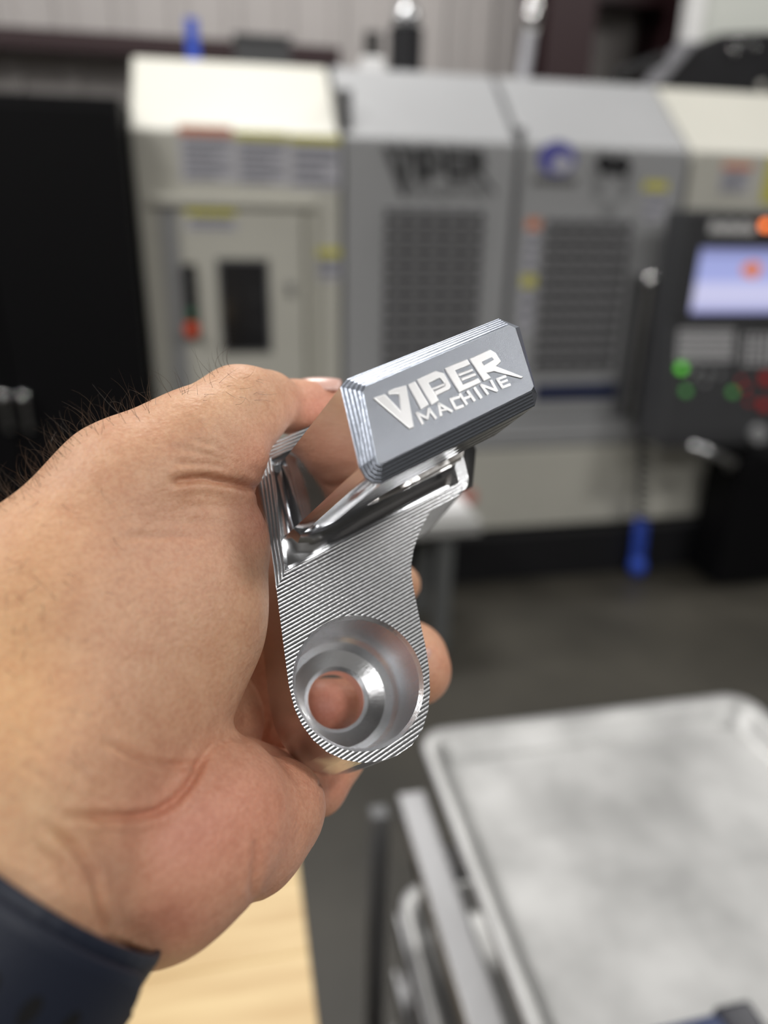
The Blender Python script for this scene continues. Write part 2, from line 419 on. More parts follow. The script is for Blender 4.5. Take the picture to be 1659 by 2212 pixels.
bm = bmesh.new(); a = XZ(1536, 475, YP); b = XZ(1628, 512, YP)
for k in range(6):
    x = a[0] + (b[0] - a[0]) * k / 6
    box(bm, x, x + (b[0] - a[0]) / 6 * .8, YP - .006, YP, b[1] + .012, a[1] - .004 - (.012 if k % 2 else 0))
o = obj('brand_plate', bm, M['white'], pd)
cx_, cz_ = XZ(1652, 487, YP)
obj('orange_lamp', tube(bmesh.new(), [(cx_, YP, cz_), (cx_, YP - .015, cz_)], .016, 20), mat('orange_lit', (.8, .2, .05), .4, emit=(1, .22, .05), es=2.2), pd)
def onslope(px, py):                       # point on the lower sloping face
    z = XZ(px, py, YP - .03)[1]; x = XZ(px, py, YP - .03)[0]
    t = (pzm - z) / (pzm - pz0 - .06); return x, YP - .07 * t, z
mk = mat('light_keys', (.70, .70, .72), .5)
for (a_, b_px, c0, c1, name) in (((1468, 712), (1590, 782), 0, 10, 'keypad'), ((1606, 722), (1700, 790), 0, 6, 'number_keypad')):
    bm = bmesh.new()
    for r in range(5):
        for c in range(c1):
            u = (c + .5) / c1; v = (r + .5) / 5
            x, y, z = onslope(a_[0] + (b_px[0] - a_[0]) * u - v * 12 + 6, a_[1] + (b_px[1] - a_[1]) * v)
            box(bm, x - .0085, x + .0085, y - .006, y + .004, z - .0095, z + .0095)
    o = obj(name, bm, mk, pd); o['kind'] = 'stuff'
for k in range(10):
    x, z = XZ(1492 + 20 * k, 686 + k, YP - .005); 
    obj('soft_key', bx(x - .012, x + .012, YP - .018, YP - .01, z - .009, z + .009), M['dgrey'], pd)
gl = mat('green_lit', (.05, .3, .03), .4, emit=(.15, .75, .06), es=.9); gd = mat('green_dim', (.05, .3, .05), .4, emit=(.16, .5, .14), es=.35)
rd = mat('red_cap', (.65, .03, .03), .4)
for px, py, m_, r in ((1471, 795, gl, .016), (1476, 843, gd, .014), (1576, 845, gd, .014), (1650, 818, rd, .022), (1640, 872, rd, .02)):
    x, y, z = onslope(px, py)
    obj('push_button', tube(bmesh.new(), [(x, y + .01, z), (x, y - .014, z)], r, 18), m_, pd)
for px, py in ((1505, 800), (1530, 806), (1552, 808), (1495, 812), (1520, 826), (1598, 822), (1606, 838), (1610, 865)):
    x, y, z = onslope(px, py)
    obj('small_button', bx(x - .009, x + .009, y - .008, y + .006, z - .009, z + .009, bev=.002), M['grey'] if px < 1590 else rd, pd)
x, y, z = onslope(1620, 930)
obj('handwheel', tube(bmesh.new(), [(x, y + .01, z), (x, y - .03, z)], .035, 24), M['grey'], pd)
obj('mount_arm', bx(px0 + .1, px0 + .3, YP + .1, YF + .118, .80, 1.2), M['pendant'], pd)
# chrome pipe under the pendant
p0 = W(1492, 962, 1, 2.64); p1 = W(1585, 1000, 1, 2.58)
o = obj('chrome_pipe', tube(bmesh.new(), [p0, (p0 * .6 + p1 * .4) + np.array([0, 0, .004]), p1, p1 + np.array([.005, .03, -.03])], .016, 14), M['steel'], pd, smooth=True)

# things on the machine's roof
def simple(name, bm, m, label, cat, smooth=False):
    o = obj(name, bm, m, smooth=smooth); tag(o, label, cat); return o
def roof_at(px, Y): return XZ(px, 100, Y)[0]
x0 = roof_at(403, 3.5); x1 = roof_at(430, 3.5); zt = XZ(415, 38, 3.5)[1]
t = empty('blue_tag', ((x0 + x1) / 2, 3.5, TOPZ)); tag(t, 'bright blue upright plastic strip on the cream machine roof', 'tag')
o = obj('strip', bx(x0, x1, 3.5, 3.51, TOPZ, zt, bev=.003), M['blue'], t)
obj('foot', bx(x0 - .01, x1 + .01, 3.48, 3.53, TOPZ, TOPZ + .012), M['blue'], t)
x0 = roof_at(508, 3.75); x1 = roof_at(628, 3.75); zt = XZ(560, 74, 3.75)[1]
t = empty('junction_box', ((x0 + x1) / 2, 3.8, TOPZ)); tag(t, 'dark grey flat box on the cream machine roof', 'box')
obj('case', bx(x0, x1, 3.75, 4.0, TOPZ + .002, zt - .012, bev=.01), M['pendant'], t)
obj('lid', bx(x0 - .006, x1 + .006, 3.745, 4.006, zt - .012, zt, bev=.003), M['pendant'], t)
t = empty('spindle_motor', (XZ(875, 60, 3.85)[0], 3.85, TOPZ)); tag(t, 'black round motor with silver domed cap above the left grey door', 'motor')
mx = XZ(877, 60, 3.85)[0]; r = (XZ(912, 60, 3.85)[0] - XZ(840, 60, 3.85)[0]) / 2; z1 = XZ(877, 62, 3.85)[1]; z2 = XZ(877, 5, 3.85)[1]
obj('motor_body', tube(bmesh.new(), [(mx, 3.85, TOPZ + .007), (mx, 3.85, z1)], r, 28), M['black'], t)
obj('motor_cap', tube(bmesh.new(), [(mx, 3.85, z1), (mx, 3.85, (z1 + z2) / 2), (mx, 3.85, z2)], [r * .78, r * .8, r * .4], 24), M['steel'], t, smooth=True)
x0 = roof_at(783, 3.8); x1 = roof_at(832, 3.8); z1 = XZ(808, 66, 3.8)[1]
t = empty('coolant_valve', ((x0 + x1) / 2, 3.85, TOPZ)); tag(t, 'small white and silver valve block beside the black roof motor', 'valve')
obj('block', bx(x0, x1, 3.8, 3.9, TOPZ, (TOPZ + z1) / 2 + .01, bev=.008), M['white'], t)
obj('cap', tube(bmesh.new(), [((x0 + x1) / 2, 3.85, (TOPZ + z1) / 2 + .01), ((x0 + x1) / 2, 3.85, z1)], (x1 - x0) * .42, 20), M['chrome'], t)
obj('side_knob', tube(bmesh.new(), [(x0, 3.85, TOPZ + .03), (x0 - .03, 3.85, TOPZ + .03)], .02, 14), M['black'], t)
ax, az = XZ(1148, 60, 3.7)
TOPD = TOPZ + .007
t = empty('air_line', (XZ(1128, 145, 3.7)[0], 3.7, TOPZ)); tag(t, 'silver vertical air pipe with clear filter bowl above the right grey door', 'pipe')
pa = (XZ(1130, 150, 3.7)[0], 3.7, TOPZ); pb = (XZ(1145, 70, 3.7)[0], 3.7, XZ(1145, 70, 3.7)[1])
pc = (pb[0] + .02, 3.7, XZ(1150, -60, 3.7)[1])
obj('pipe', tube(bmesh.new(), [pa, pb], .028, 16), mat('grey_pipe', (.42, .42, .45), .4), t)
obj('filter_bowl', tube(bmesh.new(), [(pb[0], 3.7, pb[2] - .02), (pb[0], 3.7, pb[2] + .02), (pb[0] + .005, 3.7, pb[2] + .1), (pb[0] + .006, 3.7, pb[2] + .12)], [.022, .04, .042, .025], 20), M['chrome'], t, smooth=True)
obj('upper_pipe', tube(bmesh.new(), [(pb[0] + .006, 3.7, pb[2] + .12), pc], .026, 14), M['white'], t)

# machine behind on the right: white column with black curved hood
t = empty('drill_machine', (XZ(1600, 200, 3.9)[0], 4.0, 0)); tag(t, 'white cabinet top with black curved hood behind the milling machine right end', 'machine')
def poly(name, pts, Y, th, m, parent, bev=.01):
    bm = bmesh.new(); prism(bm, [XZ(*p, Y) for p in pts], Y, Y + th, 1)
    o = obj(name, bm, m, parent); 
    if bev: bevelmod(o, bev)
    return o
Yh = 4.3
x0 = XZ(1497, 40, Yh)[0]
obj('white_cabinet', bx(x0 + .02, x0 + .9, Yh + .02, Yh + .12, 2.0, 3.3, bev=.02), mat('white_cabinet_paint', (.62, .64, .60), .4), t)
obj('cabinet_edge', bx(x0 - .02, x0 + .07, Yh + .0, Yh + .1, 2.4, 3.3, bev=.01), M['white'], t)
poly('hood_shell', [(1420, 195), (1500, 98), (1560, 72), (1659, 68), (1760, 75), (1760, 420), (1600, 330)], Yh - .05, .06, M['black'], t)
poly('hood_frame', [(1398, 182), (1480, 88), (1512, 88), (1425, 190)], Yh - .09, .1, mat('grey_frame_paint', (.22, .22, .24), .45), t)
obj('hood_column', bx(x0 + .1, x0 + .8, Yh + .05, Yh + .6, 0, 2.0), M['black'], t)
for px, py in ((1580, 98), (1596, 94), (1586, 112), (1632, 100), (1640, 190), (1650, 200), (1644, 215)):
    c = W(px, py, 1, Yh - .07); bm = bmesh.new(); bmesh.ops.create_uvsphere(bm, u_segments=12, v_segments=8, radius=.012, matrix=Matrix.Translation(Vector(c)))
    obj('bolt', bm, M['chrome'], t, smooth=True)
c0 = W(1645, 175, 1, Yh - .12); c1 = W(1655, 260, 1, Yh - .12)
obj('hose_fitting', tube(bmesh.new(), [c0, c1], .035, 16), M['chrome'], t)
# black bent hose on roof left of hood
c = [W(1330, 166, 1, 3.9), W(1365, 152, 1, 3.9), W(1400, 138, 1, 3.9), W(1430, 128, 1, 4.0)]
simple('roof_hose', tube(bmesh.new(), c, .03, 12), M['black'], 'black bent hose on the roof behind the right grey door', 'hose', True)

# coiled air hose with blue end
def helix(p0, p1, r, turns, rad, n=14):
    p0 = np.array(p0); p1 = np.array(p1); pts = []
    N = int(turns * n)
    for i in range(N + 1):
        a = 2 * math.pi * i / n; pts.append(p0 + (p1 - p0) * i / N + np.array([r * math.cos(a), r * math.sin(a), 0]))
    return tube(bmesh.new(), pts, rad, 6)
t = empty('coiled_air_hose', W(1388, 900, 1, 2.86)); tag(t, 'black coiled air hose with a blue lower end hanging before the cream panel', 'hose')
h0 = W(1392, 900, 1, 2.86); h1 = W(1387, 1120, 1, 2.86); h2 = W(1378, 1205, 1, 2.86); h3 = W(1376, 1240, 1, 2.86)
obj('black_coil', helix(h0, h1, .022, 13, .007), M['black'], t, smooth=True)
obj('blue_coil', helix(h1, h2, .024, 7, .009), M['blue'], t, smooth=True)
obj('blue_nozzle', tube(bmesh.new(), [h2, (h2 + h3) / 2, h3], [.03, .042, .03], 18), M['blue'], t, smooth=True)
obj('hook', tube(bmesh.new(), [h0, h0 + np.array([0, 0, .05]), h0 + np.array([0, .14, .06])], .008, 8), M['steel'], t)

# black pedestal on the right
x0 = XZ(1540, 1150, 2.75)[0]; zt = XZ(1560, 1000, 2.75)[1]
t = empty('pedestal', (x0 + .3, 2.9, 0)); tag(t, 'tall black pedestal cabinet under the control pendant', 'cabinet')
obj('cabinet_body', bx(x0, x0 + .7, 2.66, 2.89, 0.03, zt + .05, bev=.01), M['cabinet'], t)
obj('plinth', bx(x0 + .03, x0 + .67, 2.69, 2.88, 0, .03), M['black'], t)

# work stand in front of the machine
Ys = 2.35
x0 = XZ(800, 1140, Ys)[0]; x1 = XZ(1040, 1150, Ys)[0]; zt = XZ(960, 1132, Ys)[1]; zb = XZ(960, 1160, Ys)[1]
t = empty('work_stand', ((x0 + x1) / 2, Ys, 0)); tag(t, 'grey steel work stand with flat top in front of the machine', 'stand')
obj('top', bx(x0, x1, Ys, Ys + .40, zb, zt, bev=.006), mat('stand_grey', (.36, .36, .35), .5), t)
lx = XZ(966, 1250, Ys)[0]
for xx in (lx, x0 + .05):
    for yy in (Ys + .03, Ys + .33):
        obj('leg', bx(xx - .03, xx + .03, yy, yy + .05, 0, zb, bev=.004), mat('stand_leg', (.12, .125, .125), .5) if yy < Ys + .1 and xx == lx else bpy.data.materials.get('stand_leg'), t)
o = simple('white_block', bx(x1 - .20, x1 - .03, Ys + .05, Ys + .25, zt, zt + .035, bev=.008), M['white'], 'small white block lying on the grey work stand', 'tray')  # pale patch on the stand, built as a plain white block

# black tall cabinet on the left
YC = 2.88
zt = XZ(150, 204, YC)[1]; xr = (XZ(292, 260, YC)[0] + XZ(312, 1000, YC)[0]) / 2
t = empty('tool_cabinet', (xr - .6, YC, 0)); tag(t, 'tall matt black cabinet with chrome handles left of the machine', 'cabinet')
obj('carcass', bx(xr - 1.3, xr, YC, YC + .35, .06, zt, bev=.008), M['cabinet'], t)
obj('plinth', bx(xr - 1.27, xr - .03, YC + .04, YC + .32, 0, .06), M['cabinet'], t)
xm = XZ(28, 850, YC)[0]
for a_, b_ in ((xr - 1.295, xm - .003), (xm + .003, xr - .005)):
    obj('door', bx(a_, b_, YC - .02, YC, .08, zt - .03, bev=.004), M['cabinet'], t)
for px in (8, 50):
    x, z = XZ(px, 855, YC - .05); zb2 = XZ(px, 930, YC - .05)[1]
    obj('handle', tube(bmesh.new(), [(x, YC - .02, z), (x, YC - .05, z), (x, YC - .05, zb2), (x, YC - .02, zb2)], .009, 10), M['steel'], t)
    bm = bmesh.new(); bmesh.ops.create_uvsphere(bm, u_segments=14, v_segments=10, radius=.02, matrix=Matrix.Translation((x, YC - .055, z)))
    obj('lock_knob', bm, M['chrome'], t, smooth=True)
# narrow rack with bins seen in the gap
Yr = 3.25
xa = XZ(296, 400, Yr)[0]; xb = min(XZ(326, 400, Yr)[0], XL - .012)
t = empty('bin_rack', ((xa + xb) / 2, Yr, 0)); tag(t, 'narrow rack of tan and blue bins in gap left of the machine', 'rack')
obj('frame', bx(xa - .25, xb + .0, Yr + .02, Yr + .3, 0, 1.9), M['dgrey'], t)
tan = mat('tan_bin', (.38, .22, .09), .6)
for py0, py1, m_ in ((310, 382, tan), (470, 572, tan), (600, 735, M['blue'])):
    z1 = XZ(310, py0, Yr)[1]; z0 = XZ(310, py1, Yr)[1]
    obj('bin', bx(xa - .2, xb - .005, Yr, Yr + .04, z0, z1, bev=.004), m_, t)

# ------------------------------------------------------------------ pan rack with aluminium tray
def alu(name, col=(.62, .62, .61), rough=.38, n=.12, ns=7, bump=.1):
    return mat(name, col, rough, 1, noise=n, nscale=ns, bump=bump, bscale=90)
M['pan'] = alu('worn_pan_aluminium', (.50, .50, .495), .52, .22, 11)
M['rail'] = alu('rail_aluminium', (.40, .40, .41), .5, .10)
def pan(name, x0, x1, y0, y1, z, parent=None):
    t = empty(name, ((x0 + x1) / 2, (y0 + y1) / 2, z - .026))
    def loop(ins, zz, r):
        pts = []
        for (cx, cy, a0) in ((x1 - ins - r, y1 - ins - r, 0), (x0 + ins + r, y1 - ins - r, 90), (x0 + ins + r, y0 + ins + r, 180), (x1 - ins - r, y0 + ins + r, 270)):
            for k in range(7):
                a = math.radians(a0 + 15 * k); pts.append((cx + r * math.cos(a), cy + r * math.sin(a), zz))
        return pts
    bm = bmesh.new()
    prof = [(.0, z - .004, .034), (.001, z, .033), (.004, z + .0015, .032), (.012, z + .001, .03), (.016, z - .002, .03), (.026, z - .022, .03), (.031, z - .0255, .028), (.040, z - .026, .024)]
    prev = None
    for ins, zz, r in prof:
        cur = [bm.verts.new(p) for p in loop(ins, zz, r)]
        if prev:
            for i in range(len(cur)): bm.faces.new([prev[i], prev[(i + 1) % len(cur)], cur[(i + 1) % len(cur)], cur[i]])
        prev = cur
    bm.faces.new(prev)
    o = obj('pan_body', bm, M['pan'], t, smooth=True)
    md = o.modifiers.new('s', 'SOLIDIFY'); md.thickness = .0012; md.offset = -1
    tb = bmesh.new(); pts = loop(.001, z - .002, .033); pts.append(pts[0]); tube(tb, pts, .0035, 8, cap=False)
    obj('rolled_rim', tb, M['rail'], t, smooth=True)
    return t
TX0, TX1, TY1 = .204, .662, .722
t = pan('sheet_pan', TX0, TX1, TY1 - .64, TY1, 1.0)
tag(t, 'empty worn aluminium sheet pan with rounded corners lying on top of the rack', 'tray')
# rack below
rk = empty('pan_rack', (.42, .35, 0)); tag(rk, 'open aluminium pan rack carrying the sheet pan on top', 'rack')
RX0 = .168
def bar(name, x0, x1, y0, y1, z0, z1, m=None, bev=.003):
    return obj(name, bx(x0, x1, y0, y1, z0, z1, bev=bev), m or M['rail'], rk)
bar('top_rail', RX0, RX0 + .035, .03, TY1 - .05, .925, .955)
bar('top_rail', .665, .70, .03, TY1 - .05, .925, .955)
bar('cross_rail', RX0, .70, TY1 - .16, TY1 - .13, .922, .948)
bar('cross_rail', RX0, .70, .15, .18, .922, .948)
for xx in (RX0 - .034, .68):
    for yy in (.03, TY1 - .07):
        bar('post', xx, xx + .022, yy, yy + .022, .08, .94, M['dgrey'])
for k in range(7):
    zz = (.773, .673, .563, .46, .36, .26, .16)[k]
    for xx in (RX0 - .006, .643):
        bar('runner', xx, xx + .03, .05, TY1 - .09, zz, zz + .004, bev=0)
        bar('runner_flange', xx if xx < .4 else xx + .026, (xx if xx < .4 else xx + .026) + .004, .05, TY1 - .09, zz, zz + .03, bev=0)
for zz in (.10,):
    bar('base_frame', RX0 - .01, RX0 + .02, .03, TY1 - .05, zz - .02, zz + .01); bar('base_frame', .67, .70, .03, TY1 - .05, zz - .02, zz + .01)
for xx in (RX0 - .02, .69):
    for yy in (.05, TY1 - .07):
        obj('caster', tube(bmesh.new(), [(xx - .015, yy, .04), (xx + .015, yy, .04)], .04, 20), M['black'], rk)
for k, zz in enumerate((.79, .69, .58)):
    p = pan('sheet_pan', .171 + .002 * k, .662, .04 + .01 * k, .668 - .02 * k, zz + .014)
    tag(p, ['aluminium sheet pan in the topmost slot of the rack', 'aluminium sheet pan in middle slot of the rack, under a gap', 'lowest aluminium sheet pan in the rack'][k], 'tray', 'sheet pans in the rack slots')
# dark blue case edge resting on the pan, bottom right
t = empty('blue_case', (.55, .33, .978)); tag(t, 'dark blue narrow case lying on the sheet pan at the near end', 'case')
p0 = W(1345, 2224, 2, 1.0); p1 = W(1615, 2162, 2, 1.0)
dv = (p1 - p0)[:2]; L = np.linalg.norm(dv); ang = math.atan2(dv[1], dv[0])
mw = Matrix.Translation(Vector((p0[0], p0[1], .975))) @ Matrix.Rotation(ang, 4, 'Z')
bm = bx(-.01, L * 1.05, -.09, 0, 0, .024, bev=.008); bmesh.ops.transform(bm, matrix=mw, verts=bm.verts)
obj('case_body', bm, mat('blue_case_cloth', (.03, .045, .11), .35), t)
bm = bx(L * .72, L * 1.02, -.05, .002, .006, .026, bev=.004); bmesh.ops.transform(bm, matrix=mw, verts=bm.verts)
obj('case_clasp', bm, mat('black_clasp', (.005, .006, .015), .25), t)
del t

# ------------------------------------------------------------------ wooden bench
wm = bpy.data.materials.new('pine_wood'); wm.use_nodes = True; nt = wm.node_tree; b_ = nt.nodes['Principled BSDF']
tc = nt.nodes.new('ShaderNodeTexCoord'); mp = nt.nodes.new('ShaderNodeMapping'); mp.inputs['Scale'].default_value = (3, 30, 30)
nz = nt.nodes.new('ShaderNodeTexNoise'); nz.inputs['Scale'].default_value = 2; nz.inputs['Detail'].default_value = 6
rp = nt.nodes.new('ShaderNodeValToRGB'); rp.color_ramp.elements[0].color = (.58, .40, .19, 1); rp.color_ramp.elements[1].color = (.70, .52, .27, 1)
rp.color_ramp.elements[0].position = .35; rp.color_ramp.elements[1].position = .65
nt.links.new(tc.outputs['Object'], mp.inputs[0]); nt.links.new(mp.outputs[0], nz.inputs['Vector']); nt.links.new(nz.outputs[0], rp.inputs[0]); nt.links.new(rp.outputs[0], b_.inputs['Base Color'])
b_.inputs['Roughness'].default_value = .45
t = empty('work_bench', (-.4, .4, 0)); tag(t, 'light pine wooden bench top below the wrist', 'bench')
BX1 = .046
nb = 0; yb = .71
while yb > -.2:
    obj('plank', bx(-1.1, BX1, yb - .0895, yb, .862, .90, bev=.0012), wm, t); yb -= .09
for xx in (-1.05, BX1 - .10):
    for yy in (-.15, .58):
        obj('leg', bx(xx, xx + .07, yy, yy + .07, 0, .862, bev=.004), wm, t)
obj('apron', bx(-.98, BX1 - .10, .60, .63, .78, .862), wm, t)

# ------------------------------------------------------------------ the machined bracket
N = np.array([.28, .40, .873]); N /= np.linalg.norm(N)
Uv = np.array([.74, .401, -.54]); Uv -= Uv.dot(N) * N; Uv /= np.linalg.norm(Uv)
Vv = np.cross(N, Uv)
PT = -.1494                               # text plane   n.p = PT
PP = PT - .056                            # plate plane
def onp(px, py, off=0.):                  # pixel -> bracket local coordinates at height off above the plate plane
    r = ray(px, py); d = PP + off; P = r * (d / N.dot(r)) - OR
    return np.array([P.dot(Uv), P.dot(Vv), P.dot(N)])
OR = np.zeros(3); _b = onp(777, 1471); OR = _b[0] * Uv + _b[1] * Vv + PP * N
Lm = np.array([Uv, Vv, N]).T              # local -> camera frame
A4 = Matrix((ROT @ Lm * S).tolist()).to_4x4(); A4.translation = Vector(c2w(OR))
br = bpy.data.objects.new('machined_bracket', None); COL.objects.link(br)
br.matrix_world = A4; br.empty_display_size = .02
tag(br, 'shiny machined aluminium bracket with VIPER MACHINE lettering held in the hand', 'bracket')
def lobj(name, bm, m, parent=br, smooth=False):
    if isinstance(bm, bmesh.types.BMesh):
        bmesh.ops.recalc_face_normals(bm, faces=bm.faces); me = bpy.data.meshes.new(name); bm.to_mesh(me); bm.free()
    else: me = bm
    o = bpy.data.objects.new(name, me); COL.objects.link(o)
    for mm in (m if isinstance(m, (list, tuple)) else [m]): me.materials.append(mm)
    o.parent = parent
    if smooth: me.polygons.foreach_set('use_smooth', [True] * len(me.polygons))
    return o
TH = .036; PK = .0042; TZ = .056
outline_px = [(596, 952), (577, 968), (563, 1000), (560, 1043), (582, 1153), (598, 1280), (612, 1390), (624, 1480), (636, 1530), (652, 1565), (676, 1598), (706, 1624), (742, 1641), (783, 1648),
              (822, 1644), (858, 1632), (890, 1610), (913, 1575), (925, 1535), (929, 1495), (927, 1445), (919, 1395), (908, 1345), (897, 1290), (889, 1245), (888, 1220), (894, 1185), (908, 1145), (930, 1103),
              (985, 1072), (1003, 1060), (1011, 1045), (1011, 1028), (1001, 985), (990, 935), (978, 880), (966, 830), (950, 812), (925, 808)]
outline = [onp(*p)[:2] for p in outline_px]
pocket_px = [(583, 988), (615, 1237), (992, 1043), (942, 838)]
pocket = [onp(*p)[:2] for p in pocket_px]
print('pocket', np.array(pocket).round(4).tolist())
# metal materials -------------------------------------------------
def metal(name, col=(.80, .81, .83), rough=.2, kind=None, aniso=0, strength=.5, dist=.0004, period=.0014, nscale=900, nstr=.15):
    m = bpy.data.materials.new(name); m.use_nodes = True; nt = m.node_tree; b = nt.nodes['Principled BSDF']; L = nt.links
    b.inputs['Base Color'].default_value = (*col, 1); b.inputs['Metallic'].default_value = 1; b.inputs['Roughness'].default_value = rough
    tc = nt.nodes.new('ShaderNodeTexCoord')
    def math_(op, *a):
        n = nt.nodes.new('ShaderNodeMath'); n.operation = op
        for i, x in enumerate(a):
            if isinstance(x, (int, float)): n.inputs[i].default_value = x
            else: L.new(x, n.inputs[i])
        return n.outputs[0]
    sp = nt.nodes.new('ShaderNodeSeparateXYZ'); L.new(tc.outputs['Object'], sp.inputs[0]); x, y, z = sp.outputs
    h = None
    if kind == 'contour':
        f = None
        P = pocket; c = sum(P) / 4
        for i in range(4):
            a = P[i]; bb = P[(i + 1) % 4]; t = (bb - a) / np.linalg.norm(bb - a); n = np.array([-t[1], t[0]])
            if n.dot(c - a) > 0: n = -n
            d = math_('ADD', math_('ADD', math_('MULTIPLY', x, float(n[0])), math_('MULTIPLY', y, float(n[1]))), float(-n.dot(a)))
            f = d if f is None else math_('MAXIMUM', f, d)
        s = math_('ABSOLUTE', math_('SINE', math_('MULTIPLY', f, math.pi / period)))
        h = math_('POWER', s, .6)
        h = math_('MULTIPLY', h, -1.0)
    elif kind == 'zstep':
        s = math_('ABSOLUTE', math_('SINE', math_('MULTIPLY', z, math.pi / period)))
        h = math_('MULTIPLY', math_('POWER', s, .7), -1.0)
    elif kind == 'lathe':
        r = math_('SQRT', math_('ADD', math_('MULTIPLY', x, x), math_('MULTIPLY', y, y)))
        h = math_('MULTIPLY', math_('SINE', math_('MULTIPLY', math_('ADD', r, math_('MULTIPLY', z, 1.0)), 2 * math.pi / period)), .5)
    nz = nt.nodes.new('ShaderNodeTexNoise'); nz.inputs['Scale'].default_value = nscale; nz.inputs['Detail'].default_value = 3
    L.new(tc.outputs['Object'], nz.inputs['Vector'])
    b1 = nt.nodes.new('ShaderNodeBump'); b1.inputs['Strength'].default_value = nstr; b1.inputs['Distance'].default_value = .0003
    L.new(nz.outputs[0], b1.inputs['Height'])
    if h is not None:
        b2 = nt.nodes.new('ShaderNodeBump'); b2.inputs['Strength'].default_value = strength; b2.inputs['Distance'].default_value = dist
        L.new(h, b2.inputs['Height']); L.new(b1.outputs[0], b2.inputs['Normal']); L.new(b2.outputs[0], b.inputs['Normal'])
    else: L.new(b1.outputs[0], b.inputs['Normal'])
    return m
MP = metal('machined_contours', (.74, .75, .77), .24, 'contour', period=.00104, strength=.42, dist=.00022)
MS = metal('milled_side', (.78, .79, .81), .16, 'zstep', period=.0011, strength=.35, dist=.0002)
MB = metal('turned_bore', (.80, .81, .83), .24, 'lathe', period=.0007, strength=.15, dist=.0001)
MPOL = metal('polished_face', (.62, .61, .62), .10, None, nstr=.03)
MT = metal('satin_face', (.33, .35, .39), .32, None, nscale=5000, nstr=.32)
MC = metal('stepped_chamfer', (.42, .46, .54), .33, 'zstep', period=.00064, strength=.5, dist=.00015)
ML = metal('letter_cut', (.95, .95, .96), .42, None, nscale=4500, nstr=.15)
MK = metal('pocket_floor', (.74, .75, .77), .15, None, nscale=300, nstr=.08)
MG = metal('bottom_side', (.68, .69, .71), .18, 'contour', period=.0012, strength=.35, dist=.0002)
# plate
bm = bmesh.new()
lo = [bm.verts.new((p[0], p[1], -TH)) for p in outline]; hi = [bm.verts.new((p[0], p[1], 0)) for p in outline]
f1 = bm.faces.new(hi); f2 = bm.faces.new(lo); f1.material_index = 0; f2.material_index = 1
for i in range(len(outline)):
    f = bm.faces.new([lo[i], hi[i], hi[(i + 1) % len(hi)], lo[(i + 1) % len(hi)]]); f.material_index = 1
plate = lobj('plate', bm, [MP, MS, MB, MK])
def cutter(bm, mi):
    for f in bm.faces: f.material_index = mi
    return lobj('cutter', bm, [MP, MS, MB, MK])
RB = np.mean([np.hypot(*onp(*p)[:2]) for p in [(648, 1470), (907, 1470), (783, 1327), (790, 1614), (689, 1573), (878, 1572), (881, 1379), (689, 1376)]])
print('bore radius', RB)
RH = .0092
prof = [(RB + .0012, .001), (RB + .0010, .0), (RB, -.0012), (RB, -.022), (RB - .0008, -.0245), (RB - .0030, -.0266), (RH + .0012, -.0288), (RH, -.0298), (RH, -TH - .002)]
bm = bmesh.new(); prev = None; n = 72
for r, z in prof:
    cur = [bm.verts.new((r * math.cos(2 * math.pi * k / n), r * math.sin(2 * math.pi * k / n), z)) for k in range(n)]
    if prev:
        for k in range(n): bm.faces.new([prev[k], prev[(k + 1) % n], cur[(k + 1) % n], cur[k]])
    else: bm.faces.new(cur)
    prev = cur
bm.faces.new(prev[::-1]); bmesh.ops.recalc_face_normals(bm, faces=bm.faces)
boolean(plate, cutter(bm, 2))
def loft(bm, loops, cap0=True, cap1=True, mi=0, mic=0):
    L_ = [[bm.verts.new(p) for p in lp] for lp in loops]; n = len(loops[0]); out = []
    for a, b in zip(L_[:-1], L_[1:]):
        for i in range(n):
            f = bm.faces.new([a[i], a[(i + 1) % n], b[(i + 1) % n], b[i]]); f.material_index = mi; out.append(f)
    if cap0: bm.faces.new(L_[0][::-1]).material_index = mic
    if cap1: bm.faces.new(L_[-1]).material_index = mic
    return L_
def z3(p, z): return (p[0], p[1], z)
def inset(P, d):
    P = [np.array(p[:2]) for p in P]; c = sum(P) / len(P); out = []
    n = len(P)
    area = sum(P[i][0] * P[(i + 1) % n][1] - P[(i + 1) % n][0] * P[i][1] for i in range(n)); s = 1 if area > 0 else -1
    for i in range(n):
        a, b, c_ = P[i - 1], P[i], P[(i + 1) % n]
        t1 = (b - a) / np.linalg.norm(b - a); t2 = (c_ - b) / np.linalg.norm(c_ - b)
        n1 = s * np.array([-t1[1], t1[0]]); n2 = s * np.array([-t2[1], t2[0]]); m = n1 + n2; m /= max(np.linalg.norm(m), 1e-6)
        out.append(b + m * d / max(m.dot(n1), .35))
    return out
bm = bmesh.new(); loft(bm, [[z3(p, .001) for p in inset(pocket, -.0001)], [z3(p, -.0008) for p in inset(pocket, .0006)], [z3(p, -PK) for p in inset(pocket, .0022)]], mi=3, mic=3)
bmesh.ops.recalc_face_normals(bm, faces=bm.faces)
boolean(plate, cutter(bm, 3))
bevelmod(plate, .00035, 2, 35)
